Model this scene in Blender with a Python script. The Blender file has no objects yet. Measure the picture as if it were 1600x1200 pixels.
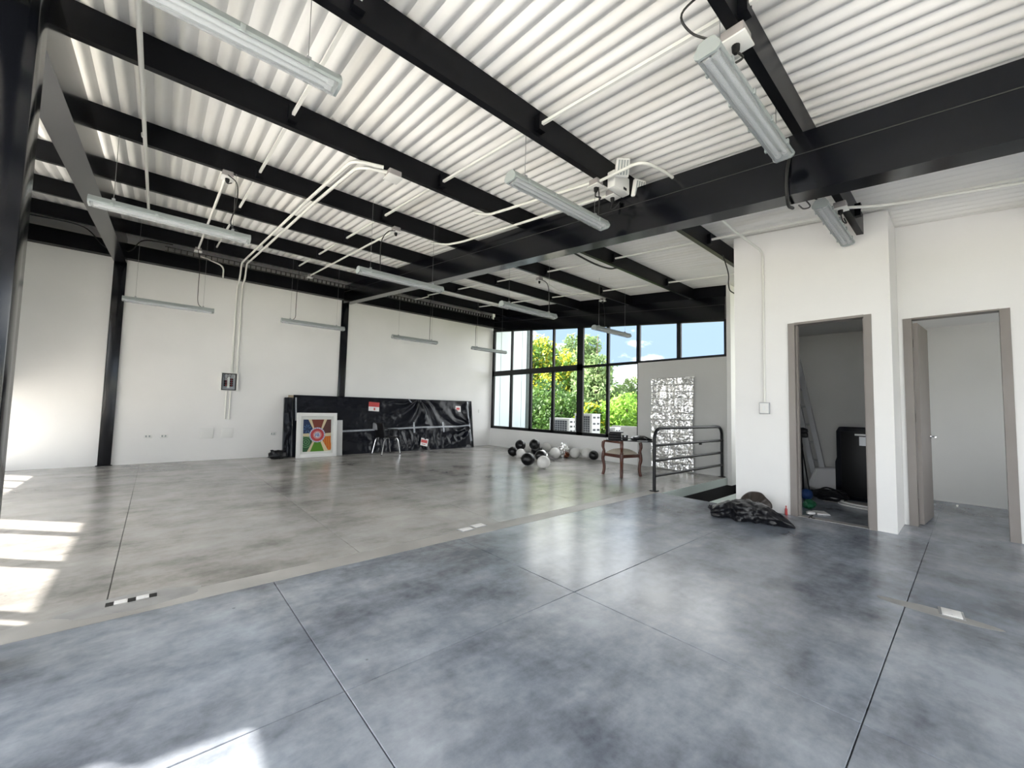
import bpy, bmesh, math, random
import numpy as np
from mathutils import Vector, Matrix, noise

C = bpy.context.scene.collection
SC = bpy.context.scene
PI = math.pi
T = 0.0963                     # pitch of the roof: it rises towards +Y
def zr(y): return 3.52 + T * y     # underside of the roof sheets
def zp(y): return 3.285 + T * y     # underside of the purlins
def zb(y): return 2.82 + T * y     # underside of the main beams

# ------------------------------------------------------------------ camera
def setup_camera():
    yaw, pitch, roll = (math.radians(a) for a in (41.307, 3.4297, 1.3609))
    f = Vector((math.sin(yaw) * math.cos(pitch), math.cos(yaw) * math.cos(pitch), math.sin(pitch)))
    r = Vector((math.cos(yaw), -math.sin(yaw), 0))
    u = r.cross(f)
    r2 = math.cos(roll) * r + math.sin(roll) * u
    u2 = -math.sin(roll) * r + math.cos(roll) * u
    cam = bpy.data.cameras.new('camera')
    cam.sensor_width = 36.0
    cam.sensor_fit = 'HORIZONTAL'
    cam.lens = 633.46 / 1600 * 36
    cam.clip_start = 0.02
    cam.clip_end = 500
    o = bpy.data.objects.new('camera', cam)
    m = Matrix((r2, u2, -f)).transposed().to_4x4()
    m.translation = Vector((0, 0, 1.25))
    o.matrix_world = m
    C.objects.link(o)
    SC.camera = o
setup_camera()

# ------------------------------------------------------------------ sky, sun, exposure
SUN_ELEV = 45.5
SUN_STRENGTH = 14.0
SKY_STRENGTH = 2.7
SC.view_settings.view_transform = 'Standard'
SC.view_settings.look = 'None'
SC.view_settings.gamma = 1.0
SC.view_settings.use_curve_mapping = False
SC.view_settings.exposure = 1.48

def setup_world():
    w = bpy.data.worlds.new('sky')
    SC.world = w
    w.use_nodes = True
    nt = w.node_tree
    nt.nodes.clear()
    out = nt.nodes.new('ShaderNodeOutputWorld')
    bg = nt.nodes.new('ShaderNodeBackground')
    tc = nt.nodes.new('ShaderNodeTexCoord')
    mp = nt.nodes.new('ShaderNodeMapping')
    mp.inputs['Scale'].default_value = (1.6, 1.6, 4.0)
    mp.inputs['Location'].default_value = (11.7, 8.1, 0.3)
    nz = nt.nodes.new('ShaderNodeTexNoise')
    nz.inputs['Scale'].default_value = 1.5
    nz.inputs['Detail'].default_value = 7
    nz.inputs['Roughness'].default_value = 0.55
    rp = nt.nodes.new('ShaderNodeValToRGB')
    rp.color_ramp.elements[0].position = 0.42
    rp.color_ramp.elements[0].color = (0.087, 0.124, 0.18, 1)
    rp.color_ramp.elements[1].position = 0.55
    rp.color_ramp.elements[1].color = (0.955, 0.985, 1.0, 1)
    nt.links.new(tc.outputs['Generated'], mp.inputs['Vector'])
    nt.links.new(mp.outputs['Vector'], nz.inputs['Vector'])
    nt.links.new(nz.outputs['Fac'], rp.inputs['Fac'])
    nt.links.new(rp.outputs['Color'], bg.inputs['Color'])
    bg.inputs['Strength'].default_value = SKY_STRENGTH
    nt.links.new(bg.outputs['Background'], out.inputs['Surface'])
setup_world()

def setup_sun():
    l = bpy.data.lights.new('sun', 'SUN')
    l.energy = SUN_STRENGTH
    l.angle = math.radians(0.6)
    l.color = (1.0, 0.95, 0.87)
    o = bpy.data.objects.new('sun', l)
    e = math.radians(SUN_ELEV)
    d = Vector((-0.7071 * math.cos(e), 0.7071 * math.cos(e), math.sin(e)))
    o.rotation_euler = d.to_track_quat('Z', 'Y').to_euler()
    o.location = (-12, 12, 16)
    C.objects.link(o)
setup_sun()

def portal(name, loc, rot, sx, sy):
    """A sky portal in a modelled window opening: it emits nothing, it only guides sampling."""
    l = bpy.data.lights.new(name, 'AREA')
    l.shape = 'RECTANGLE'
    l.size, l.size_y = sx, sy
    l.cycles.is_portal = True
    o = bpy.data.objects.new(name, l)
    o.location = loc
    o.rotation_euler = rot
    C.objects.link(o)
portal('portal_left', (-2.12, 0.55, 1.8), (0, -PI / 2, 0), 3.4, 7.6)
portal('portal_back', (1.4, -3.6, 1.6), (PI / 2, 0, 0), 6.5, 2.8)
portal('portal_mid', (-2.12, 6.38, 2.0), (0, -PI / 2, 0), 3.9, 2.7)
portal('portal_far', (-2.12, 9.75, 0.65), (0, -PI / 2, 0), 1.3, 2.0)
portal('portal_stair', (9.63, 2.7, 2.3), (0, PI / 2, 0), 2.9, 1.05)
portal('portal_room', (7.95, -1.86, 1.5), (PI / 2, 0, 0), 1.5, 1.2)
portal('portal_window', (8.60, 7.0, 2.2), (0, PI / 2, 0), 3.3, 7.6)

# ------------------------------------------------------------------ materials
def principled(name, color, rough=0.5, metal=0.0, spec=0.5, **kw):
    m = bpy.data.materials.new(name)
    m.use_nodes = True
    b = m.node_tree.nodes['Principled BSDF']
    b.inputs['Base Color'].default_value = (*color, 1)
    b.inputs['Roughness'].default_value = rough
    b.inputs['Metallic'].default_value = metal
    b.inputs['Specular IOR Level'].default_value = spec
    for k, v in kw.items():
        b.inputs[k].default_value = v
    return m

def node(m, t, **kw):
    n = m.node_tree.nodes.new(t)
    for k, v in kw.items():
        if hasattr(n, k): setattr(n, k, v)
        else: n.inputs[k].default_value = v
    return n

def link(m, a, b): m.node_tree.links.new(a, b)

def ramp(m, stops):
    n = m.node_tree.nodes.new('ShaderNodeValToRGB')
    el = n.color_ramp.elements
    while len(el) < len(stops): el.new(0.5)
    for e, (p, c) in zip(el, stops):
        e.position = p
        e.color = (*c, 1) if len(c) == 3 else c
    return n

def mottled(name, c1, c2, scale=3.0, rough=0.5, metal=0.0, spec=0.5, bump=0.0, bscale=40.0, detail=5, lo=0.35, hi=0.65, coords='Object', stretch=(1, 1, 1)):
    m = principled(name, c1, rough, metal, spec)
    b = m.node_tree.nodes['Principled BSDF']
    if coords == 'World':
        src = node(m, 'ShaderNodeNewGeometry').outputs['Position']
    else:
        src = node(m, 'ShaderNodeTexCoord').outputs[coords]
    mp = node(m, 'ShaderNodeMapping')
    mp.inputs['Scale'].default_value = stretch
    link(m, src, mp.inputs['Vector'])
    nz = node(m, 'ShaderNodeTexNoise')
    nz.inputs['Scale'].default_value = scale
    nz.inputs['Detail'].default_value = detail
    link(m, mp.outputs['Vector'], nz.inputs['Vector'])
    rp = ramp(m, [(lo, c1), (hi, c2)])
    link(m, nz.outputs['Fac'], rp.inputs['Fac'])
    link(m, rp.outputs['Color'], b.inputs['Base Color'])
    if bump:
        n2 = node(m, 'ShaderNodeTexNoise')
        n2.inputs['Scale'].default_value = bscale
        n2.inputs['Detail'].default_value = 4
        link(m, mp.outputs['Vector'], n2.inputs['Vector'])
        bp = node(m, 'ShaderNodeBump')
        bp.inputs['Strength'].default_value = bump
        bp.inputs['Distance'].default_value = 0.01
        link(m, n2.outputs['Fac'], bp.inputs['Height'])
        link(m, bp.outputs['Normal'], b.inputs['Normal'])
    return m

def concrete(name, dark, mid, light, cold):
    """Power-trowelled concrete: large clouds, trowel sweeps, small specks, slightly uneven polish."""
    m = principled(name, mid, 0.3, 0, 0.5)
    b = m.node_tree.nodes['Principled BSDF']
    pos = node(m, 'ShaderNodeNewGeometry').outputs['Position']
    def nz(scale, detail, rough=0.55, st=(1, 1, 1), rot=0.0, off=0.0):
        mp = node(m, 'ShaderNodeMapping')
        mp.inputs['Scale'].default_value = st
        mp.inputs['Rotation'].default_value = (0, 0, rot)
        mp.inputs['Location'].default_value = (off, off * 0.7, 0)
        link(m, pos, mp.inputs['Vector'])
        n = node(m, 'ShaderNodeTexNoise')
        n.inputs['Scale'].default_value = scale
        n.inputs['Detail'].default_value = detail
        n.inputs['Roughness'].default_value = rough
        link(m, mp.outputs['Vector'], n.inputs['Vector'])
        return n.outputs['Fac']
    big = nz(0.55, 2, 0.5)
    mid_n = nz(1.9, 9, 0.66, off=3.0)
    sweep = nz(1.8, 8, 0.64, (0.5, 1.7, 1), 0.35, 7.0)
    fine = nz(14.0, 6, 0.6, off=1.0)
    acc = None
    for src, wgt in ((big, 0.30), (mid_n, 0.36), (sweep, 0.24), (fine, 0.10)):
        a = node(m, 'ShaderNodeMath', operation='MULTIPLY_ADD')
        a.inputs[1].default_value = wgt
        a.inputs[2].default_value = 0.0
        link(m, src, a.inputs[0])
        if acc is not None: link(m, acc, a.inputs[2])
        acc = a.outputs[0]
    rp = ramp(m, [(0.41, dark), (0.495, mid), (0.59, light)])
    link(m, acc, rp.inputs['Fac'])
    tint = nz(0.9, 3, 0.5, (1, 1, 1), 1.1, 11.0)
    tr = ramp(m, [(0.25, (0, 0, 0)), (0.75, (1, 1, 1))])
    link(m, tint, tr.inputs['Fac'])
    mx = node(m, 'ShaderNodeMix', data_type='RGBA', blend_type='MULTIPLY')
    link(m, tr.outputs['Color'], mx.inputs[0])
    link(m, rp.outputs['Color'], mx.inputs[6])
    mx.inputs[7].default_value = (*cold, 1)
    # small dark specks
    vo = node(m, 'ShaderNodeTexVoronoi'); vo.inputs['Scale'].default_value = 3.1
    link(m, pos, vo.inputs['Vector'])
    sp = ramp(m, [(0.018, (0.45, 0.45, 0.45)), (0.034, (1, 1, 1))])
    link(m, vo.outputs['Distance'], sp.inputs['Fac'])
    m2 = node(m, 'ShaderNodeMix', data_type='RGBA', blend_type='MULTIPLY')
    m2.inputs['Factor'].default_value = 0.8
    link(m, mx.outputs[2], m2.inputs[6]); link(m, sp.outputs['Color'], m2.inputs[7])
    link(m, m2.outputs[2], b.inputs['Base Color'])
    rr = node(m, 'ShaderNodeMapRange')
    rr.inputs['From Min'].default_value = 0.3; rr.inputs['From Max'].default_value = 0.7
    rr.inputs['To Min'].default_value = 0.19; rr.inputs['To Max'].default_value = 0.26
    link(m, mid_n, rr.inputs['Value']); link(m, rr.outputs['Result'], b.inputs['Roughness'])
    bn = nz(5.0, 3); bp = node(m, 'ShaderNodeBump')
    bp.inputs['Strength'].default_value = 0.05; bp.inputs['Distance'].default_value = 0.02
    link(m, bn, bp.inputs['Height']); link(m, bp.outputs['Normal'], b.inputs['Normal'])
    return m

def glass_mat(name, tint=(0.965, 0.96, 0.95), refl=0.08):
    m = bpy.data.materials.new(name)
    m.use_nodes = True
    nt = m.node_tree
    nt.nodes.clear()
    out = nt.nodes.new('ShaderNodeOutputMaterial')
    tr = nt.nodes.new('ShaderNodeBsdfTransparent'); tr.inputs['Color'].default_value = (*tint, 1)
    gl = nt.nodes.new('ShaderNodeBsdfGlossy'); gl.inputs['Roughness'].default_value = 0.02
    fr = nt.nodes.new('ShaderNodeLayerWeight'); fr.inputs['Blend'].default_value = 0.15
    mu = nt.nodes.new('ShaderNodeMath'); mu.operation = 'MULTIPLY'; mu.inputs[1].default_value = refl / 0.15
    mx = nt.nodes.new('ShaderNodeMixShader')
    nt.links.new(fr.outputs['Fresnel'], mu.inputs[0])
    nt.links.new(mu.outputs[0], mx.inputs['Fac'])
    nt.links.new(tr.outputs[0], mx.inputs[1]); nt.links.new(gl.outputs[0], mx.inputs[2])
    nt.links.new(mx.outputs[0], out.inputs['Surface'])
    return m

def opal_mat(name):
    m = bpy.data.materials.new(name)
    m.use_nodes = True
    nt = m.node_tree
    b = nt.nodes['Principled BSDF']
    b.inputs['Base Color'].default_value = (0.68, 0.70, 0.70, 1)
    b.inputs['Roughness'].default_value = 0.3
    tr = nt.nodes.new('ShaderNodeBsdfTransparent'); tr.inputs['Color'].default_value = (0.92, 0.93, 0.95, 1)
    mx = nt.nodes.new('ShaderNodeMixShader'); mx.inputs['Fac'].default_value = 0.72
    nt.links.new(b.outputs[0], mx.inputs[1]); nt.links.new(tr.outputs[0], mx.inputs[2])
    nt.links.new(mx.outputs[0], nt.nodes['Material Output'].inputs['Surface'])
    return m

def leaf_mat(name, c1, c2, c3):
    m = principled(name, c1, 0.55, 0, 0.3)
    b = m.node_tree.nodes['Principled BSDF']
    pos = node(m, 'ShaderNodeNewGeometry')
    nz = node(m, 'ShaderNodeTexNoise'); nz.inputs['Scale'].default_value = 1.6; nz.inputs['Detail'].default_value = 6
    link(m, pos.outputs['Position'], nz.inputs['Vector'])
    rp = ramp(m, [(0.32, c1), (0.5, c2), (0.68, c3)])
    link(m, nz.outputs['Fac'], rp.inputs['Fac'])
    link(m, rp.outputs['Color'], b.inputs['Base Color'])
    tl = node(m, 'ShaderNodeBsdfTranslucent')
    link(m, rp.outputs['Color'], tl.inputs['Color'])
    mx = node(m, 'ShaderNodeMixShader'); mx.inputs['Fac'].default_value = 0.35
    out = m.node_tree.nodes['Material Output']
    link(m, b.outputs['BSDF'], mx.inputs[1]); link(m, tl.outputs[0], mx.inputs[2])
    link(m, mx.outputs[0], out.inputs['Surface'])
    return m

M = {}
M['steel'] = mottled('black_painted_steel', (0.0022, 0.0026, 0.004), (0.0038, 0.0042, 0.006), 2.0, 0.38, 0, 0.16)
M['steel_gloss'] = mottled('black_glossy_steel', (0.0025, 0.003, 0.005), (0.004, 0.0045, 0.007), 2.0, 0.17, 0, 0.55)
M['wall'] = mottled('white_wall_paint', (0.83, 0.825, 0.815), (0.86, 0.855, 0.845), 1.2, 0.75, 0, 0.25, bump=0.04, bscale=60, coords='World')
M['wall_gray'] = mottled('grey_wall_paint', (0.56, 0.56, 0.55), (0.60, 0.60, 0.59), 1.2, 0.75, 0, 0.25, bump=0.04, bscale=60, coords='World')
M['roof'] = mottled('white_roof_sheet', (0.86, 0.855, 0.835), (0.78, 0.76, 0.71), 1.1, 0.5, 0.0, 0.4, coords='World', stretch=(3, 0.35, 1), lo=0.48, hi=0.75)
M['light_block_cover'] = principled('light_block_grey', (0.25, 0.25, 0.25), 0.8)
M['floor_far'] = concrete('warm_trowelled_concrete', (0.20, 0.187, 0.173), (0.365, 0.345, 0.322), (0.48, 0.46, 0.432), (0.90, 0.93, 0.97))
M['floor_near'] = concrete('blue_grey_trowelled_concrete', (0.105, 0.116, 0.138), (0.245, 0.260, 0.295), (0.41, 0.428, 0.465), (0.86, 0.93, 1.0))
M['floor_strip'] = mottled('pale_concrete_strip', (0.34, 0.33, 0.315), (0.44, 0.43, 0.41), 2.5, 0.45, 0, 0.4, coords='World', detail=8)
M['joint'] = principled('joint_bottom', (0.035, 0.035, 0.035), 0.9)
M['patch'] = mottled('cement_patch', (0.285, 0.282, 0.278), (0.37, 0.365, 0.358), 6, 0.7, coords='World')
M['mint'] = principled('pale_mint_paint', (0.62, 0.70, 0.67), 0.6)
M['dark'] = principled('stairwell_shade_black', (0.006, 0.006, 0.007), 0.7)  # black colour stands in for the shade down the stairwell
M['frame_black'] = principled('black_window_aluminium', (0.006, 0.007, 0.008), 0.4, 0.0, 0.3)
M['glass'] = glass_mat('window_glass')
M['door_paint'] = mottled('taupe_door_paint', (0.235, 0.210, 0.195), (0.265, 0.24, 0.225), 2, 0.5)
M['white_pl'] = principled('white_plastic', (0.80, 0.80, 0.78), 0.4)
M['white_tube'] = principled('white_conduit_paint', (0.78, 0.78, 0.74), 0.45)
M['grey_pl'] = principled('grey_plastic', (0.33, 0.31, 0.31), 0.5)
M['lamp_body'] = principled('lamp_body_grey', (0.34, 0.375, 0.375), 0.4)
M['lamp_tray'] = principled('lamp_white_tray', (0.78, 0.80, 0.79), 0.35)
M['tube'] = principled('lamp_tube_opal', (0.86, 0.88, 0.87), 0.25)
M['diff'] = opal_mat('opal_ribbed_lamp_cover')
M['black_pl'] = principled('black_plastic', (0.007, 0.007, 0.008), 0.42, 0, 0.25)
M['cable'] = principled('black_cable', (0.012, 0.012, 0.012), 0.55)
M['wire'] = principled('thin_steel_wire', (0.35, 0.35, 0.35), 0.4, 0.8)
M['tray'] = principled('dark_cable_tray', (0.075, 0.075, 0.072), 0.5, 0.6)
M['bag'] = mottled('black_bin_bag', (0.005, 0.005, 0.007), (0.010, 0.010, 0.013), 5, 0.30, 0, 0.42, bump=1.0, bscale=20)
M['wrap'] = mottled('black_plastic_sheet', (0.004, 0.005, 0.009), (0.007, 0.008, 0.013), 2, 0.27, 0, 0.33, bump=0.3, bscale=9)
M['tape'] = mottled('silver_tape', (0.30, 0.32, 0.35), (0.42, 0.44, 0.47), 20, 0.35)
M['red'] = principled('red_print', (0.50, 0.06, 0.06), 0.5)
M['paper'] = principled('white_paper', (0.80, 0.79, 0.78), 0.6)
M['card'] = principled('cardboard', (0.42, 0.33, 0.24), 0.8)
M['foil'] = mottled('silver_foil', (0.96, 0.96, 0.95), (0.98, 0.98, 0.97), 4, 0.16, 0.75, 0.6)
M['rail'] = principled('dark_railing_paint', (0.008, 0.008, 0.010), 0.42, 0.0, 0.3)
M['wood'] = mottled('reddish_polished_wood', (0.050, 0.012, 0.006), (0.095, 0.026, 0.012), 5, 0.3, 0, 0.5, stretch=(1, 1, 0.2))
M['fabric'] = mottled('cream_fabric', (0.50, 0.45, 0.36), (0.58, 0.53, 0.44), 30, 0.9)
M['chrome'] = principled('chrome', (0.75, 0.75, 0.77), 0.15, 1.0)
M['ball_black'] = principled('black_balloon', (0.004, 0.004, 0.005), 0.3, 0, 0.4)
M['ball_white'] = principled('white_balloon', (0.72, 0.71, 0.69), 0.45, 0, 0.5)
M['alu'] = principled('dull_aluminium', (0.42, 0.43, 0.45), 0.4, 0.5)
M['blue'] = principled('blue_plastic', (0.015, 0.06, 0.22), 0.5)
M['green'] = principled('green_plastic', (0.015, 0.13, 0.06), 0.4)
M['clear'] = glass_mat('clear_sheet', (0.80, 0.81, 0.83), 0.4)
M['brown'] = principled('dark_brown_plastic', (0.035, 0.026, 0.022), 0.45)
M['leaf_a'] = leaf_mat('leaf_mid', (0.035, 0.086, 0.016), (0.078, 0.172, 0.027), (0.156, 0.265, 0.055))
M['leaf_b'] = leaf_mat('leaf_bright', (0.078, 0.172, 0.023), (0.156, 0.312, 0.039), (0.265, 0.406, 0.078))
M['leaf_c'] = leaf_mat('leaf_dark', (0.023, 0.058, 0.017), (0.047, 0.109, 0.023), (0.094, 0.172, 0.039))
M['leaf_d'] = leaf_mat('leaf_pale', (0.094, 0.156, 0.070), (0.164, 0.250, 0.101), (0.265, 0.343, 0.156))
M['flower'] = leaf_mat('yellow_blossom', (0.30, 0.31, 0.016), (0.45, 0.43, 0.03), (0.546, 0.484, 0.078))
M['bark'] = mottled('bark', (0.09, 0.07, 0.05), (0.15, 0.12, 0.09), 8, 0.9)
M['ground'] = mottled('grass_ground', (0.10, 0.12, 0.05), (0.20, 0.19, 0.12), 0.6, 0.9)
M['terrace'] = mottled('terrace_cement', (0.36, 0.35, 0.34), (0.45, 0.44, 0.43), 2, 0.8)
M['bounce_paving'] = mottled('pale_bounce_paving', (0.62, 0.60, 0.57), (0.70, 0.68, 0.65), 2, 0.8)  # kept pale to bounce sunlight indoors
M['clad'] = principled('pale_blue_cladding', (0.60, 0.68, 0.71), 0.5)
M['clad_dark'] = principled('dark_cladding_edge', (0.05, 0.07, 0.07), 0.6)
M['ac_white'] = principled('air_conditioner_white', (0.66, 0.67, 0.66), 0.5)
M['ac_dark'] = principled('air_conditioner_grille', (0.035, 0.04, 0.05), 0.5)

# ------------------------------------------------------------------ mesh helpers
class MB:
    def __init__(s): s.v = []; s.f = []; s.smooth = False
    def box(s, x0, x1, y0, y1, z0, z1):
        n = len(s.v)
        s.v += [(x0, y0, z0), (x1, y0, z0), (x1, y1, z0), (x0, y1, z0), (x0, y0, z1), (x1, y0, z1), (x1, y1, z1), (x0, y1, z1)]
        s.f += [tuple(n + i for i in q) for q in ((0, 3, 2, 1), (4, 5, 6, 7), (0, 1, 5, 4), (1, 2, 6, 5), (2, 3, 7, 6), (3, 0, 4, 7))]
        return s
    def ybar(s, x0, x1, y0, y1, lo, hi):
        """box along Y whose bottom and top follow functions of y"""
        n = len(s.v)
        s.v += [(x0, y0, lo(y0)), (x1, y0, lo(y0)), (x1, y1, lo(y1)), (x0, y1, lo(y1)), (x0, y0, hi(y0)), (x1, y0, hi(y0)), (x1, y1, hi(y1)), (x0, y1, hi(y1))]
        s.f += [tuple(n + i for i in q) for q in ((0, 3, 2, 1), (4, 5, 6, 7), (0, 1, 5, 4), (1, 2, 6, 5), (2, 3, 7, 6), (3, 0, 4, 7))]
        return s
    def prism(s, poly, axis, a, b):
        """polygon (2-D) extruded along axis 'x','y' or 'z' from a to b"""
        n = len(s.v); k = len(poly)
        def P(p, t):
            return {'x': (t, p[0], p[1]), 'y': (p[0], t, p[1]), 'z': (p[0], p[1], t)}[axis]
        s.v += [P(p, a) for p in poly] + [P(p, b) for p in poly]
        s.f.append(tuple(n + i for i in range(k)))
        s.f.append(tuple(n + k + i for i in reversed(range(k))))
        for i in range(k):
            j = (i + 1) % k
            s.f.append((n + i, n + k + i, n + k + j, n + j))
        return s
    def tube(s, pts, r, n=8, caps=True):
        pts = [Vector(p) for p in pts]
        rs = r if isinstance(r, (list, tuple)) else [r] * len(pts)
        base = len(s.v)
        t0 = (pts[1] - pts[0]).normalized()
        ref = Vector((0, 0, 1)) if abs(t0.z) < 0.9 else Vector((1, 0, 0))
        u = t0.cross(ref).normalized()
        for i, p in enumerate(pts):
            if i == 0: t = pts[1] - pts[0]
            elif i == len(pts) - 1: t = pts[-1] - pts[-2]
            else: t = (pts[i + 1] - pts[i]).normalized() + (pts[i] - pts[i - 1]).normalized()
            t = t.normalized() if t.length > 1e-9 else t0
            u = (u - t * u.dot(t))
            u = u.normalized() if u.length > 1e-6 else t.orthogonal().normalized()
            w = t.cross(u)
            for k in range(n):
                a = 2 * PI * k / n
                q = p + (u * math.cos(a) + w * math.sin(a)) * rs[i]
                s.v.append(tuple(q))
        for i in range(len(pts) - 1):
            for k in range(n):
                k2 = (k + 1) % n
                s.f.append((base + i * n + k, base + i * n + k2, base + (i + 1) * n + k2, base + (i + 1) * n + k))
        if caps:
            s.f.append(tuple(base + k for k in reversed(range(n))))
            s.f.append(tuple(base + (len(pts) - 1) * n + k for k in range(n)))
        s.smooth = True
        return s
    def lathe(s, prof, n=20, c=(0, 0, 0), axis='z'):
        base = len(s.v); k = len(prof)
        for i in range(n):
            a = 2 * PI * i / n
            for (r, z) in prof:
                x, y = r * math.cos(a), r * math.sin(a)
                p = {'z': (x, y, z), 'x': (z, x, y), 'y': (x, z, -y)}[axis]
                s.v.append((c[0] + p[0], c[1] + p[1], c[2] + p[2]))
        for i in range(n):
            j = (i + 1) % n
            for q in range(k - 1):
                s.f.append((base + i * k + q, base + j * k + q, base + j * k + q + 1, base + i * k + q + 1))
        s.smooth = True
        return s
    def grid(s, nu, nv, fn):
        base = len(s.v)
        for j in range(nv + 1):
            for i in range(nu + 1):
                s.v.append(tuple(fn(i / nu, j / nv)))
        for j in range(nv):
            for i in range(nu):
                a = base + j * (nu + 1) + i
                s.f.append((a, a + 1, a + nu + 2, a + nu + 1))
        return s
    def mesh(s, name, mat, smooth=None, bevel=0):
        me = bpy.data.meshes.new(name)
        me.from_pydata([tuple(v) for v in s.v], [], s.f)
        bm = bmesh.new(); bm.from_mesh(me)
        bmesh.ops.remove_doubles(bm, verts=bm.verts, dist=1e-6)
        bmesh.ops.recalc_face_normals(bm, faces=bm.faces)
        if bevel:
            eds = [e for e in bm.edges if len(e.link_faces) == 2 and e.calc_face_angle(0) > 0.6]
            bmesh.ops.bevel(bm, geom=eds, offset=bevel, segments=2, profile=0.5, affect='EDGES')
        sm = s.smooth if smooth is None else smooth
        if sm or bevel:
            for f in bm.faces: f.smooth = True
            for e in bm.edges:
                if len(e.link_faces) == 2: e.smooth = e.calc_face_angle(0) < 0.75
        bm.to_mesh(me); bm.free()
        me.materials.append(mat)
        return me

def link_obj(name, me, parent=None, loc=None):
    o = bpy.data.objects.new(name, me)
    C.objects.link(o)
    if parent is not None: o.parent = parent
    if loc is not None: o.location = loc
    return o

def obj(name, mb, mat, parent=None, loc=None, smooth=None, bevel=0):
    return link_obj(name, mb.mesh(name, mat, smooth, bevel), parent, loc)

def tag(o, label, cat, group=None):
    o['label'] = label; o['category'] = cat
    if group: o['group'] = group
    return o

def thing(name, label, cat, loc=(0, 0, 0), rotz=0.0, group=None):
    o = bpy.data.objects.new(name, None)
    o.empty_display_size = 0.1
    C.objects.link(o)
    o.location = loc
    o.rotation_euler = (0, 0, rotz)
    return tag(o, label, cat, group)

def struct(name, mb, mat, parent=None, bevel=0, smooth=None):
    o = obj(name, mb, mat, parent, bevel=bevel, smooth=smooth)
    if parent is None: o['kind'] = 'structure'
    return o

def sempty(name):
    o = bpy.data.objects.new(name, None)
    C.objects.link(o)
    o['kind'] = 'structure'
    return o

def spline(pts, n=8):
    """Catmull-Rom through pts"""
    P = [Vector(p) for p in pts]
    P = [P[0] * 2 - P[1]] + P + [P[-1] * 2 - P[-2]]
    out = []
    for i in range(1, len(P) - 2):
        for k in range(n):
            t = k / n
            a, b, c, d = P[i - 1], P[i], P[i + 1], P[i + 2]
            out.append(0.5 * ((2 * b) + (c - a) * t + (2 * a - 5 * b + 4 * c - d) * t * t + (3 * b - a - 3 * c + d) * t ** 3))
    out.append(P[-2])
    return out

def rnd(seed): return random.Random(seed)
def fbm(p, s=1.0, o=4): return noise.fractal(Vector(p) * s, 1.0, 2.0, o, noise_basis='PERLIN_ORIGINAL')

def blob(c, rx, ry, rz, nu=28, nv=16, amp=0.15, s=4.0, seed=0, floor=None, ridge=0.0):
    mb = MB()
    def fn(u, v):
        a, b = 2 * PI * u, PI * (v - 0.5)
        d = Vector((math.cos(b) * math.cos(a), math.cos(b) * math.sin(a), math.sin(b)))
        q = d * s + Vector((seed * 7.3, seed * 3.1, seed))
        k = 1 + amp * noise.fractal(q, 0.9, 2.1, 5, noise_basis='PERLIN_ORIGINAL')
        if ridge: k -= ridge * abs(noise.noise(q * 1.7))
        p = Vector((d.x * rx * k + c[0], d.y * ry * k + c[1], d.z * rz * k + c[2]))
        if floor is not None and p.z < floor: p.z = floor + 0.002 * (1 + d.z)
        return p
    mb.grid(nu, nv, fn)
    mb.smooth = True
    return mb

# ================================================================== FLOOR
def slab_mb(x0, x1, y0, y1, g=0.0022, ch=0.0022, depth=0.012):
    x0 += g; x1 -= g; y0 += g; y1 -= g
    mb = MB()
    t = [(x0 + ch, y0 + ch), (x1 - ch, y0 + ch), (x1 - ch, y1 - ch), (x0 + ch, y1 - ch)]
    o = [(x0, y0), (x1, y0), (x1, y1), (x0, y1)]
    mb.v = [(x, y, 0) for x, y in t] + [(x, y, -ch) for x, y in o] + [(x, y, -depth) for x, y in o]
    mb.f = [(0, 1, 2, 3)]
    for a in (0, 4):
        for i in range(4):
            j = (i + 1) % 4
            mb.f.append((a + i, a + 4 + i, a + 4 + j, a + j))
    return mb

def build_floor():
    base = MB()
    # structural slab under the pours, leaving the stair opening free
    for (x0, x1, y0, y1) in ((-2.25, 5.95, -3.7, 10.95), (5.95, 8.65, 3.30, 10.95), (5.95, 9.4, -3.7, 2.14)):
        base.box(x0, x1, y0, y1, -0.15, -0.011)
    fl = obj('floor', base, M['joint'])
    fl['kind'] = 'structure'
    near_x = [-2.05, -0.84, 0.697, 2.240, 5.95]
    near_y = [-3.5, -2.72, -1.19, 0.337, 1.85, 3.27]
    for i in range(len(near_x) - 1):
        for j in range(len(near_y) - 1):
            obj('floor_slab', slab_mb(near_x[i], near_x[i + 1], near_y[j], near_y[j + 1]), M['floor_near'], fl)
    for (x0, x1, y0, y1) in ((5.95, 9.35, 0.337, 2.14), (5.95, 9.35, -3.5, 0.337)):
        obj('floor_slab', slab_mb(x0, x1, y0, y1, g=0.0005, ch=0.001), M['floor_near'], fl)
    far_x = [-2.05, -1.68, -0.15, 1.38, 2.92, 4.46, 8.5]
    far_y = [3.47, 4.85, 6.22, 7.60, 8.97, 10.75]
    for i in range(len(far_x) - 1):
        for j in range(len(far_y) - 1):
            g = 0.002 if i < 4 else 0.0008
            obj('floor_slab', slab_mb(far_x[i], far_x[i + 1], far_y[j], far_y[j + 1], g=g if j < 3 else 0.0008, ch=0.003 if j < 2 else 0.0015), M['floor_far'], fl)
    obj('floor_strip', slab_mb(-2.05, 5.95, 3.27, 3.47, g=0.0005, ch=0.001), M['floor_strip'], fl)
    obj('floor_strip', slab_mb(5.95, 8.5, 3.22, 3.47, g=0.0005, ch=0.001), M['floor_far'], fl)
    return fl
build_floor()

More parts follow.
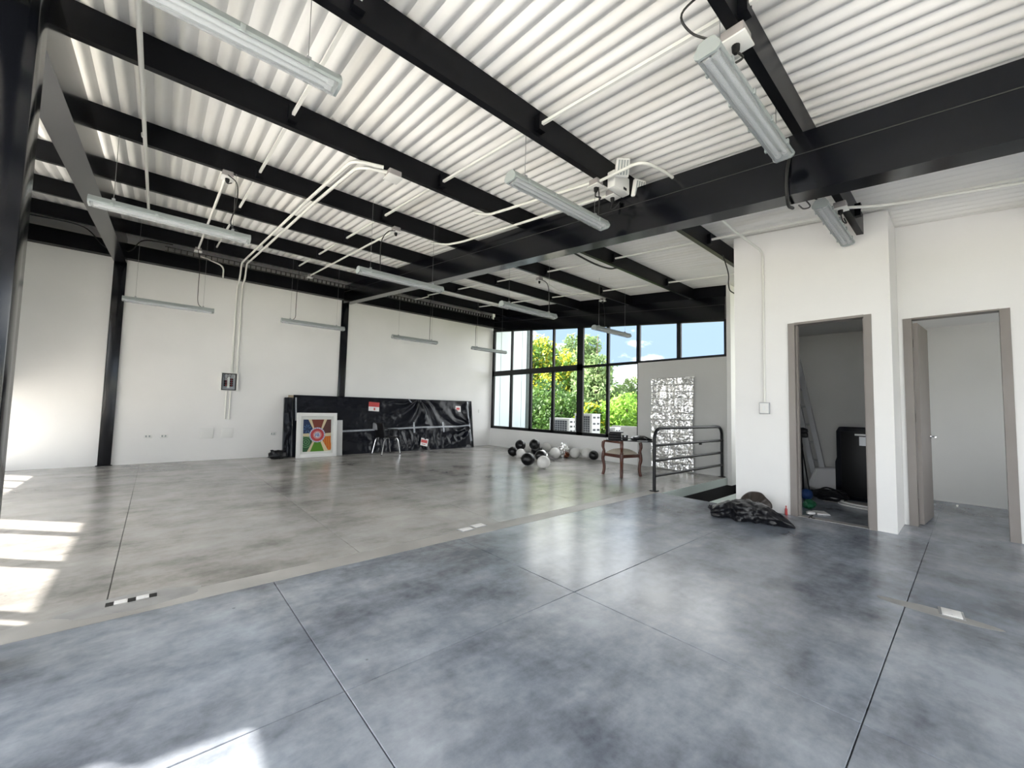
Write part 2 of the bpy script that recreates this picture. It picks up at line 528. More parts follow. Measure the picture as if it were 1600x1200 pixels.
# stair opening
def build_stair():
    st = sempty('trim_1')
    obj('opening_lining', MB().box(5.95, 8.65, 3.22, 3.30, -0.145, -0.002), M['mint'], st)
    obj('opening_curb', MB().box(5.95, 8.42, 2.14, 2.5, -0.15, -0.001), M['mint'], st)
    obj('shaft_wall', MB().box(5.80, 9.0, 3.22, 3.30, -3.0, -0.15), M['dark'], st)
    obj('shaft_wall', MB().box(5.80, 9.0, 2.05, 2.12, -3.0, -0.15), M['dark'], st)
    obj('shaft_wall', MB().box(5.80, 5.88, 2.05, 3.3, -3.0, -0.15), M['dark'], st)
    obj('shaft_wall', MB().box(8.95, 9.05, 2.05, 3.3, -3.0, -0.15), M['dark'], st)
    for k in range(9):
        obj('stair_tread', MB().box(8.9 - 0.30 * (k + 1), 8.9 - 0.30 * k + 0.02, 2.14, 3.20, -0.42 - 0.18 * k - 0.04, -0.42 - 0.18 * k), M['dark'], st)
build_stair()

# ================================================================== WALLS
WL = 10.75
def build_walls():
    struct('wall_left', MB().box(-2.25, 8.66, WL, WL + 0.2, -0.15, 4.2), M['wall'])
    struct('wall_left_top', MB().box(-2.25, 8.66, 11.45, 11.6, 4.1, 4.70).box(-2.25, 8.66, WL + 0.2, 11.45, 4.1, 4.2).box(-2.25, -2.1, WL, 11.45, 4.2, 4.66).box(8.5, 8.66, WL, 11.45, 4.2, 4.66), M['wall'])
    # unseen facade, openings and slanted corner shaped to cast the floor sun patches
    f = MB()
    hi = lambda y: zr(y) - 0.01
    near_h = lambda y: zr(y) - 0.20
    f.ybar(-2.25, -2.05, -3.7, -3.2, lambda y: -0.15, hi)
    f.ybar(-2.25, -2.05, -3.2, 4.46, near_h, hi)
    f.ybar(-2.25, -2.05, -3.2, 4.19, lambda y: -0.15, lambda y: 0.08)
    f.prism([(4.19, -0.15), (5.05, -0.15), (5.05, hi(5.05)), (4.46, hi(4.46)), (4.46, 3.72), (4.19, 3.27)], 'x', -2.25, -2.05)
    f.ybar(-2.25, -2.05, 5.05, 7.72, lambda y: zr(y) - 0.15, hi)
    f.ybar(-2.25, -2.05, 5.05, 7.72, lambda y: -0.15, lambda y: 0.05)
    f.ybar(-2.25, -2.05, 7.72, 8.75, lambda y: -0.15, hi)
    f.ybar(-2.25, -2.05, 8.75, 10.75, lambda y: 1.27, hi)
    f.ybar(-2.25, -2.05, 8.75, 10.75, lambda y: -0.15, lambda y: 0.05)
    struct('wall_front', f, M['wall'])
    # wall behind the camera with one long window
    b = MB()
    b.box(-2.25, -1.8, -3.7, -3.5, -0.15, 3.16).box(4.6, 6.82, -3.7, -3.5, -0.15, 3.16)
    b.box(-1.8, 4.6, -3.7, -3.5, -0.15, 0.2).box(-1.8, 4.6, -3.7, -3.5, 3.0, 3.16)
    struct('wall_back', b, M['wall'])
    # window wall: sill under the glazing and the grey panel beside it
    s = MB().box(8.5, 8.66, 5.19, WL, -0.15, 0.575)
    struct('wall_right', s, M['wall'])
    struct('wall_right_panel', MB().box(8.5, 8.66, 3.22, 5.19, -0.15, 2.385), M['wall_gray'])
    # return wall at the stair head and its far end
    struct('wall_stair', MB().ybar(8.505, 10.4, 3.14, 3.219, lambda y: -0.15, zr), M['wall'])
    struct('wall_stair_end', MB().box(9.60, 9.70, 2.1, 3.22, -3.0, 0.9), M['wall'])
    g7 = sempty('added_window_7')  # added window, lets daylight onto the return wall
    obj('pane', MB().ybar(9.64, 9.646, 2.18, 3.22, lambda y: 0.9, zr), M['glass'], g7)
    # white block with the store room
    w = MB()
    w.ybar(6.05, 6.17, 1.54, 2.18, lambda y: 0, zr)
    w.ybar(6.05, 6.17, 0.57, 0.735, lambda y: 0, zr)
    w.ybar(6.05, 6.17, 0.735, 1.54, lambda y: 2.415, zr)
    w.ybar(6.17, 9.35, 2.06, 2.18, lambda y: -0.14, zr)
    struct('wall_block', w, M['wall'], bevel=0)
    w = MB()
    w.ybar(6.17, 9.15, 0.571, 0.69, lambda y: 0, zr)
    struct('wall_pier', w, M['wall'])
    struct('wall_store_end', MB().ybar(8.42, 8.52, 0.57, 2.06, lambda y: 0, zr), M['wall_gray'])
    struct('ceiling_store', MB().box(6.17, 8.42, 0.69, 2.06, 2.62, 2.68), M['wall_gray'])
    # recess wall with the second doorway and the room behind it
    r = MB()
    r.ybar(6.70, 6.82, 0.525, 0.57, lambda y: 0, zr)
    r.ybar(6.70, 6.82, -3.5, -0.285, lambda y: 0, zr)
    r.ybar(6.70, 6.82, -0.285, 0.525, lambda y: 2.43, zr)
    struct('wall_recess', r, M['wall'])
    r = MB()
    r.ybar(9.05, 9.15, -1.9, 0.57, lambda y: 0, zr)
    struct('wall_room_end', r, M['wall'])
    # side wall of the room, with an added unseen window to light the room
    q = MB()
    q.box(6.82, 9.05, -1.9, -1.8, 0, 0.9).box(6.82, 7.2, -1.9, -1.8, 0.9, 2.1).box(8.7, 9.05, -1.9, -1.8, 0.9, 2.1).box(6.82, 9.05, -1.9, -1.8, 2.1, 2.7)
    struct('wall_room_side', q, M['wall'])
    struct('ceiling_room', MB().box(6.82, 9.05, -1.9, 0.57, 2.66, 2.72), M['wall'])
build_walls()

# ================================================================== ROOF
def build_roof():
    ce = obj('ceiling', MB().ybar(-2.3, 9.5, -3.75, 11.65, lambda y: zr(y) + 0.05, lambda y: zr(y) + 0.12), M['light_block_cover'])  # added cover above the sheets, blocks sky light at their gaps
    ce['kind'] = 'structure'
    P = 0.125; W = 7 * P
    prof = []
    n = 7 * 8
    for i in range(n + 1):
        x = i / n * W
        c = 0.5 - 0.5 * math.cos(2 * PI * x / P)
        prof.append((x, 0.030 * (1 - c ** 0.75)))
    mb = MB()
    ys = (-3.7, 3.6, 11.6)
    for y in ys:
        for (x, h) in prof: mb.v.append((x, y, zr(y) + h))
    k = len(prof)
    for j in range(len(ys) - 1):
        for i in range(k - 1):
            a = j * k + i
            mb.f.append((a, a + 1, a + k + 1, a + k))
    mb.smooth = True
    me = mb.mesh('roof_sheet', M['roof'])
    for i in range(14):
        x0 = -2.29 + 0.012 + i * (W - 0.004)
        o = link_obj('roof_sheet', me, ce, (x0, 0, 0.003 * (i % 2)))
build_roof()

# ================================================================== STEEL FRAME
def build_steel():
    def beam(name, label, x0, x1, y0, y1):
        t = thing(name, label, 'beam', (0.5 * (x0 + x1), y1, zb(y1)), 0, 'main roof beams')
        L = t.location
        def put(pn, mb):
            mb.v = [(a - L.x, b - L.y, c - L.z) for a, b, c in mb.v]
            return obj(pn, mb, M['steel_gloss'], t)
        put('beam_box', MB().ybar(x0, x1, y0, y1, zb, lambda y: zb(y) + 0.29))
        put('top_channel', MB().ybar(x0 + 0.012, x1 - 0.012, y0, y1, lambda y: zb(y) + 0.293, lambda y: zp(y) - 0.001))
        obj_w = put('weld_seam_highlight', MB().ybar(x0 - 0.004, x0 + 0.004, y0, y1, lambda y: zb(y) + 0.288, lambda y: zb(y) + 0.294))
        obj_w.data.materials[0] = M['tray']  # lighter material paints the highlight along the seam
    beam('roof_beam', 'black steel main beam nearest the sunlit left side, on the column at left', -0.73, -0.55, -3.45, 10.62)
    beam('roof_beam', 'long black steel main beam crossing the whole ceiling to the upper right', 3.50, 3.68, -3.45, 10.62)
    beam('roof_beam', 'deep black steel beam above the far window wall', 8.44, 8.62, 3.22, 10.62)
    obj_ = tag(obj('closing_plate', MB().ybar(8.50, 8.53, 3.22, 10.62, lambda y: zp(y) + 0.0, lambda y: zr(y) + 0.005), M['steel']),
               'black closing plate between the window wall beam and the roof sheets', 'plate')
    for (n_, lab, x0, x1, y0, y1, top) in (
            ('steel_column', 'tall black steel column against the left wall, left of the breaker panel', -0.73, -0.55, 10.70, 10.88, 4.2),
            ('steel_column', 'black steel column against the left wall behind the wrapped panel', 3.50, 3.68, 10.72, 10.90, 4.2),
            ('steel_column', 'dark steel column close by at the left edge of the view', -0.70, -0.52, 2.91, 3.09, 3.55)):
        tt = thing(n_, lab, 'column', ((x0 + x1) / 2, (y0 + y1) / 2, 0))
        h = (x1 - x0) / 2
        obj('shaft', MB().box(-h, h, -0.09, 0.09, 0, top if y0 < 5 else zb(10.62) + 0.1), M['steel_gloss'], tt, bevel=0.006)
        obj('base_plate', MB().box(-h - 0.02, h + 0.02, -0.11 if y0 < 5 else -0.11, 0.11 if y0 < 5 else 0.08, 0, 0.012), M['steel'], tt)
    # purlins: channels with their web towards the camera
    words = ['first', 'second', 'third', 'fourth', 'fifth', 'sixth', 'seventh', 'eighth']
    ys = [-2.29, -0.74, 0.81, 2.36, 3.90, 5.43, 6.97, 8.52, 10.03]
    k = 0
    for y in ys:
        x1 = 8.50 if y > 2.2 else 6.06
        if y < 0.6: x1 = 6.71
        lab = None
        if y > 0:
            lab = 'black steel roof purlin, %s in view counting from the camera to the left wall' % words[k]; k += 1
        else:
            lab = 'black steel roof purlin %s above the camera' % ('just behind' if y > -1 else 'well behind and')
        t = thing('purlin', lab, 'purlin', (-2.04, y, zp(y)), 0, 'roof purlins')
        L = x1 + 2.04
        z0, z1 = 0.0, 0.233
        h = 0.032
        poly = [(-h, z0), (h, z0 + T * 0), (h, z0 + 0.03), (h - 0.006, z0 + 0.03), (h - 0.006, z0 + 0.007), (-h + 0.008, z0 + 0.007),
                (-h + 0.008, z1 - 0.007), (h - 0.006, z1 - 0.007), (h - 0.006, z1 - 0.03), (h, z1 - 0.03), (h, z1), (-h, z1)]
        poly = [(a, b + T * a * 0.9) for a, b in poly]
        obj('channel', MB().prism(poly, 'x', 0, L), M['steel'], t)
        for xs in (0.76, 2.27, 5.55, 7.33):
            if xs < x1 - 0.1:
                obj('rod_clip', MB().box(xs + 2.04 - 0.035, xs + 2.04 + 0.035, -h - 0.05, -h + 0.001, 0.03, 0.165), M['steel'], t)
    # edge beam along the left wall, under the roof
    t = thing('edge_beam', 'black steel edge beam along the top of the left wall', 'beam', (-2.04, 10.62, 3.94))
    obj('lower_channel', MB().box(0, 10.54, -0.04, 0.125, 0.0, 0.28), M['steel'], t)
    # sag rods (white) threading the purlins
    labs = ['white tie rod through the purlins, the one nearest the left columns',
            'white tie rod through the purlins in the left bay beside the long main beam',
            'white tie rod through the purlins beyond the long main beam',
            'white tie rod through the purlins, the one nearest the far windows']
    for xs, lab in zip((0.76, 2.27, 5.55, 7.33), labs):
        y0 = -3.4 if xs < 6.05 else 2.2
        mb = MB().ybar(-0.012, 0.012, y0, 10.03, lambda y: zr(y) - 0.150, lambda y: zr(y) - 0.126)
        # rods rise from one purlin to the next: short dog-leg at every purlin
        tag(obj('tie_rod', mb, M['white_tube'], None, (xs, 0, 0)), lab, 'rod', 'white tie rods')
build_steel()

# ================================================================== WINDOWS
def build_windows():
    X0, X1 = 8.515, 8.575
    ZT = 2.40
    w = sempty('window_1')
    fb = M['frame_black']
    def vbar(y, half, z0, top):
        obj('mullion', MB().ybar(X0, X1, y - half, y + half, (lambda yy: z0), (top if callable(top) else (lambda yy: top))), fb, w)
    hd = lambda y: zb(y) + 0.01
    # uprights
    vbar(10.67, 0.055, 0.575, hd)
    vbar(6.945, 0.10, 0.50, hd)
    for y in (9.75, 8.87, 7.93): vbar(y, 0.032, ZT + 0.05, hd)
    for y in (6.06,): vbar(y, 0.036, ZT + 0.02, hd)
    for y in (5.20, 4.21): vbar(y, 0.045, ZT + 0.02, hd)
    vbar(3.245, 0.025, ZT, hd)
    for y in (9.75, 8.85, 7.93): vbar(y, 0.048, 0.60, ZT - 0.05)
    vbar(6.06, 0.040, 0.60, ZT)
    vbar(5.205, 0.016, 0.58, ZT)
    # horizontals
    def hbar(n, y0, y1, z0, z1): obj(n, MB().box(X0, X1, y0, y1, z0, z1), fb, w)
    hbar('transom', 6.85, 10.7, ZT - 0.09, ZT + 0.07)
    hbar('transom', 3.22, 6.85, ZT - 0.03, ZT + 0.035)
    hbar('sill_rail', 6.02, 10.7, 0.575, 0.66)
    hbar('sill_rail', 5.19, 6.02, 0.575, 0.60)
    obj('head_rail', MB().ybar(X0, X1, 3.22, 10.7, lambda y: zb(y) - 0.03, lambda y: zb(y) + 0.0), fb, w)
    def pane(y0, y1, lo, hi):
        lo_ = lo if callable(lo) else (lambda y: lo)
        hi_ = hi if callable(hi) else (lambda y: hi)
        obj('pane', MB().ybar(8.542, 8.548, y0, y1, lo_, hi_), M['glass'], w)
    up = [10.62, 9.75, 8.87, 7.93, 7.0]
    for a, b in zip(up, up[1:]): pane(b, a, ZT + 0.07, lambda y: zb(y) - 0.03)
    up = [6.85, 6.06, 5.2, 4.21, 3.27]
    for a, b in zip(up, up[1:]): pane(b, a, ZT + 0.035, lambda y: zb(y) - 0.03)
    lw = [10.62, 9.75, 8.85, 7.93, 7.0]
    for a, b in zip(lw, lw[1:]): pane(b, a, 0.66, ZT - 0.09)
    pane(6.06, 6.85, 0.66, ZT - 0.03); pane(5.205, 6.06, 0.60, ZT - 0.03)
    # facade windows on the sun side
    XF0, XF1 = -2.18, -2.12
    def facade(name, y0, y1, z0, top, bars, rails=()):
        g = sempty(name)
        obj('frame_upright', MB().ybar(XF0, XF1, y0, y0 + 0.06, lambda y: z0, top), fb, g)
        if name != 'window_2': obj('frame_upright', MB().ybar(XF0, XF1, y1 - 0.06, y1, lambda y: z0, top), fb, g)
        obj('frame_rail', MB().box(XF0, XF1, y0, y1, z0, z0 + 0.05), fb, g)
        obj('frame_rail', MB().ybar(XF0, XF1, y0, y1, lambda y: top(y) - 0.04, top), fb, g)
        for (yc, h) in bars: obj('mullion', MB().ybar(XF0, XF1, yc - h, yc + h, lambda y: z0, top), fb, g)
        for zz in rails: obj('transom', MB().box(XF0, XF1, y0, y1, zz - 0.03, zz + 0.03), fb, g)
        cuts = [y0] + [b[0] for b in bars] + [y1]
        for a, b in zip(cuts, cuts[1:]):
            obj('pane', MB().ybar(-2.153, -2.147, a + 0.02, b - 0.02, lambda y: z0 + 0.02, lambda y: top(y) - 0.02), M['glass'], g)
    facade('window_2', -3.2, 4.46, 0.08, lambda y: zr(y) - 0.20, [(-1.8, 0.03), (-0.3, 0.03), (1.2, 0.03), (2.7, 0.03)])
    facade('window_3', 5.05, 7.72, 0.05, lambda y: zr(y) - 0.15, [(5.27, 0.035), (6.23, 0.07), (7.15, 0.05)])
    facade('window_4', 8.75, 10.75, 0.05, lambda y: 1.27, [(9.45, 0.03), (10.1, 0.03)])
    g = sempty('window_5')
    for xx in (-1.8, -0.2, 1.4, 3.0, 4.54): obj('mullion', MB().box(xx, xx + 0.06, -3.63, -3.57, 0.2, 3.0), fb, g)
    for zz in (0.2, 2.94): obj('frame_rail', MB().box(-1.8, 4.6, -3.63, -3.57, zz, zz + 0.06), fb, g)
    for xx in (-1.76, -0.16, 1.44, 3.04): obj('pane', MB().box(xx, xx + 1.53, -3.603, -3.597, 0.24, 2.96), M['glass'], g)
    g = sempty('added_window_6')  # added out of view to brighten the second room
    for xx in (7.2, 7.93, 8.66): obj('mullion', MB().box(xx, xx + 0.04, -1.87, -1.83, 0.9, 2.1), fb, g)
    for xx in (7.24, 7.97): obj('pane', MB().box(xx, xx + 0.69, -1.853, -1.847, 0.9, 2.1), M['glass'], g)
build_windows()

# ================================================================== DOORS
def build_doors():
    d = sempty('door_1')
    dp = M['door_paint']
    obj('jamb', MB().box(6.035, 6.18, 1.47, 1.542, 0, 2.415), dp, d)
    obj('jamb', MB().box(6.035, 6.18, 0.733, 0.80, 0, 2.415), dp, d)
    obj('head_jamb', MB().box(6.035, 6.18, 0.80, 1.47, 2.392, 2.418), dp, d)
    obj('door_stop', MB().box(6.10, 6.16, 1.452, 1.47, 0, 2.39), dp, d)
    obj('door_stop', MB().box(6.10, 6.16, 0.80, 0.818, 0, 2.39), dp, d)
    obj('strike_plate', MB().box(6.07, 6.10, 0.798, 0.804, 1.0, 1.16), M['chrome'], d)
    obj('threshold', MB().box(6.05, 6.17, 0.80, 1.47, 0.0, 0.006), M['patch'], d)
    d = sempty('door_2')
    obj('jamb', MB().box(6.685, 6.83, 0.455, 0.528, 0, 2.43), dp, d)
    obj('jamb', MB().box(6.685, 6.83, -0.288, -0.215, 0, 2.43), dp, d)
    obj('head_jamb', MB().box(6.685, 6.83, -0.215, 0.455, 2.415, 2.432), dp, d)
    leaf = MB().prism([(6.80, 0.452), (6.80, 0.412), (7.49, 0.365), (7.49, 0.405)], 'z', 0.012, 2.385)
    lf = obj('door_leaf', leaf, dp, d)
    h = obj('handle', MB().tube([(7.43, 0.372, 1.02), (7.43, 0.318, 1.02), (7.435, 0.31, 1.02), (7.31, 0.318, 1.015)], 0.010, 8), M['chrome'], lf)
    obj('rose', MB().lathe([(0.0, -0.006), (0.027, -0.006), (0.027, 0.006), (0.0, 0.006)], 16, (7.43, 0.364, 1.02), 'y'), M['chrome'], lf)
    for z in (0.25, 1.25, 2.15):
        obj('hinge', MB().tube([(6.835, 0.452, z - 0.05), (6.835, 0.452, z + 0.05)], 0.010, 8), M['chrome'], d)
build_doors()

# ================================================================== LUMINAIRES
LAMP_MESH = {}
def lamp_meshes():
    if LAMP_MESH: return LAMP_MESH
    L = 1.27; h = L / 2
    body = MB().prism([(-0.062, 0.0), (-0.068, 0.012), (-0.060, 0.030), (-0.040, 0.062), (-0.022, 0.070), (0.022, 0.070), (0.040, 0.062), (0.060, 0.030), (0.068, 0.012), (0.062, 0.0),
                       (0.056, 0.0), (0.054, 0.026), (0.034, 0.055), (-0.034, 0.055), (-0.054, 0.026), (-0.056, 0.0)], 'x', -h, h)
    LAMP_MESH['housing'] = body.mesh('housing', M['lamp_body'])
    LAMP_MESH['reflector'] = MB().prism([(-0.050, 0.020), (-0.032, 0.050), (0.032, 0.050), (0.050, 0.020), (0.046, 0.020), (0.030, 0.046), (-0.030, 0.046), (-0.046, 0.020)], 'x', -h + 0.03, h - 0.03).mesh('reflector', M['lamp_tray'])
    d = MB()
    prof = []
    for i in range(13):
        a = PI * i / 12
        prof.append((-0.058 * math.cos(a), 0.004 - 0.034 * math.sin(a) ** 0.6))
    inner = [(0.93 * a, 0.93 * b + 0.0005) for a, b in reversed(prof)]
    d.prism(prof + inner, 'x', -h + 0.012, h - 0.012)
    LAMP_MESH['diffuser'] = d.mesh('diffuser', M['diff'])
    e = MB().prism([(-0.063, -0.006), (-0.069, 0.012), (-0.061, 0.032), (-0.041, 0.064), (-0.022, 0.072), (0.022, 0.072), (0.041, 0.064), (0.061, 0.032), (0.069, 0.012), (0.063, -0.006), (0.045, -0.018), (-0.045, -0.018)], 'x', -0.008, 0.008)
    LAMP_MESH['end_cap'] = e.mesh('end_cap', M['lamp_body'])
    LAMP_MESH['tube'] = MB().tube([(-h + 0.05, 0, 0), (h - 0.05, 0, 0)], 0.0135, 10).mesh('fluorescent_tube', M['tube'])
    LAMP_MESH['socket'] = MB().tube([(-0.016, 0, 0), (0.016, 0, 0)], 0.020, 12).mesh('socket', M['white_pl'])
    LAMP_MESH['clip'] = MB().box(-0.012, 0.012, -0.006, 0.006, -0.014, 0.022).mesh('clip', M['lamp_body'], bevel=0.002)
    LAMP_MESH['bracket'] = MB().box(-0.012, 0.012, -0.020, 0.020, 0.0, 0.022).mesh('hanger_bracket', M['alu'])
    return LAMP_MESH

def luminaire(xa, y, z, label, cord=None, sw=(0.16, 0.16), tilt=0.0):
    """twin-tube weatherproof fixture along X, its left end at xa; z is the underside of the housing"""
    me = lamp_meshes()
    t = thing('fluorescent_light', label, 'light', (xa + 0.635, y, z), 0, 'hanging fluorescent lights')
    h = 0.635
    link_obj('housing', me['housing'], t)
    link_obj('reflector', me['reflector'], t)
    link_obj('diffuser', me['diffuser'], t)
    for s in (-1, 1):
        link_obj('end_cap', me['end_cap'], t, (s * h, 0, 0))
        tb = link_obj('fluorescent_tube', me['tube'], t, (0, s * 0.023, 0.008))
        for q in (-1, 1): link_obj('socket', me['socket'], tb, (q * (h - 0.045), 0, 0))
        for xk in (-0.48, -0.16, 0.16, 0.48):
            link_obj('clip', me['clip'], t, (xk, s * 0.067, 0.010))
        xk = s * (h - sw[0 if s < 0 else 1])
        link_obj('hanger_bracket', me['bracket'], t, (xk, 0, 0.070))
        obj('hanger_wire', MB().tube([(xk, 0, 0.085), (xk, 0, zr(y) - z - 0.002)], 0.0022, 5), M['wire'], t)
    if cord:
        pts = [(p[0] - t.location.x, p[1] - y, p[2] - z) for p in cord]
        obj('power_cord', MB().tube(spline(pts, 6), 0.006, 6), M['cable'], t)
    return t

def lamps():
    luminaire(-0.57, 2.42, 3.10, 'long grey fluorescent light hanging at the top left, cut by the top of the picture')
    luminaire(2.03, 0.85, 3.10, 'grey twin-tube fluorescent light at upper right with two cord loops at its end',
              [(2.08, 0.84, 3.19), (2.02, 0.93, 3.26), (1.98, 0.96, 3.36), (2.02, 0.84, 3.44)])
    luminaire(2.07, 2.435, 3.11, 'grey fluorescent light near the middle, its right end before the long main beam',
              [(3.24, 2.435, 3.185), (3.23, 2.42, 3.28), (3.22, 2.41, 3.36), (3.10, 2.33, 3.40)])
    luminaire(4.65, 0.905, 3.24, 'fluorescent light before the white wall above the store doorway',
              [(4.69, 0.92, 3.32), (4.60, 0.98, 3.34), (4.45, 1.0, 3.30), (4.25, 0.9, 3.10), (3.95, 0.88, 2.96), (3.72, 0.86, 2.90)])
    luminaire(-0.565, 5.40, 3.075, 'fluorescent light hanging in front of the left main beam',
              [(0.60, 5.39, 3.15), (0.52, 5.38, 3.22), (0.56, 5.36, 3.45), (0.55, 5.33, 3.66), (0.46, 5.30, 3.72)])
    luminaire(-0.515, 9.665, 2.965, 'thin hanging fluorescent light before the left wall beside the left column',
              [(0.66, 9.66, 3.01), (0.52, 9.66, 3.08), (0.50, 9.66, 3.4), (0.50, 9.66, 3.8), (0.46, 9.66, 4.12)])
    luminaire(1.90, 9.52, 2.955, 'thin hanging fluorescent light before the left wall, left of the middle wall column',
              [(1.95, 9.52, 3.00), (2.14, 9.52, 3.05), (2.16, 9.54, 3.3), (2.18, 9.6, 3.8), (2.20, 9.6, 4.12)])
    luminaire(1.92, 5.315, 3.005, 'hanging fluorescent light crossing in front of the long main beam',
              [(2.22, 5.315, 3.09), (2.21, 5.315, 3.3), (2.22, 5.31, 3.52), (2.30, 5.30, 3.66), (2.40, 5.29, 3.70)])
    luminaire(4.39, 9.585, 2.955, 'thin hanging fluorescent light before the left wall, right of the middle wall column',
              [(5.44, 9.585, 3.03), (5.44, 9.585, 3.4), (5.44, 9.585, 3.8), (5.44, 9.60, 4.10)])
    luminaire(6.85, 9.58, 2.955, 'hanging fluorescent light in the far corner at the window edge',
              [(6.96, 9.58, 3.03), (6.96, 9.58, 3.3), (6.97, 9.59, 3.60), (7.05, 9.6, 3.70), (7.4, 9.6, 3.71), (8.1, 9.6, 3.72)])
    luminaire(4.14, 5.02, 2.92, 'hanging fluorescent light beyond the long main beam before the window wall beam',
              [(5.27, 5.02, 3.0), (5.27, 5.03, 3.3), (5.28, 5.1, 3.55), (5.30, 5.3, 3.68), (5.36, 5.37, 3.70)])
    luminaire(6.635, 5.06, 2.915, 'short looking fluorescent light hanging in front of the far windows',
              [(7.0, 5.06, 3.0), (7.0, 5.07, 3.3), (7.05, 5.15, 3.60), (7.2, 5.3, 3.68), (7.35, 5.37, 3.70)])
lamps()

# ================================================================== CONDUITS, BOXES, CABLES
def conduit(pts, label, r=0.016, couplers=(), n=6, straight=False):
    P = [Vector(p) for p in pts]
    t = thing('conduit', label, 'conduit', P[0], 0, 'white electrical conduits')
    loc = [tuple(p - P[0]) for p in P]
    obj('pipe', MB().tube(loc if straight else bend(loc), r, 10), M['white_tube'], t)
    for c in couplers:
        q = Vector(c[0]) - P[0]; d = Vector(c[1]).normalized() * 0.03
        obj('coupling', MB().tube([tuple(q - d), tuple(q + d)], r * 1.25, 10), M['white_tube'], t)
    return t

def bend(pts, rad=0.13, n=6):
    """poly-line with its corners rounded"""
    P = [Vector(p) for p in pts]
    out = [P[0]]
    for i in range(1, len(P) - 1):
        a, b, c = P[i - 1], P[i], P[i + 1]
        r = min(rad, (a - b).length * 0.45, (c - b).length * 0.45)
        p = b + (a - b).normalized() * r; q = b + (c - b).normalized() * r
        for k in range(n + 1):
            s = k / n
            out.append(p * (1 - s) ** 2 + b * 2 * s * (1 - s) + q * s * s)
    out.append(P[-1])
    return out

def junction_box(x, y, z, label, plug=True, w=0.10, cord=None):
    t = thing('junction_box', label, 'box', (x, y, z), 0, 'junction boxes on the roof purlins')
    obj('box_body', MB().box(-w / 2, w / 2, -w / 2, w / 2, 0.012, 0.075), M['grey_pl'], t, bevel=0.006)
    obj('cover_plate', MB().box(-w / 2 - 0.012, w / 2 + 0.012, -w / 2 - 0.012, w / 2 + 0.012, 0.0, 0.012), M['white_pl'], t, bevel=0.003)
    if plug:
        p = obj('plug', MB().lathe([(0, 0.0), (0.022, 0.0), (0.020, -0.03), (0.012, -0.045), (0, -0.045)], 12), M['black_pl'], t)
        if cord:
            obj('plug_cord', MB().tube(spline([(a - x / 1.028, b - y / 1.028, c - (z - 0.055 - T * (y - y / 1.028))) for a, b, c in cord], 6), 0.006, 6), M['cable'], t)
    return t

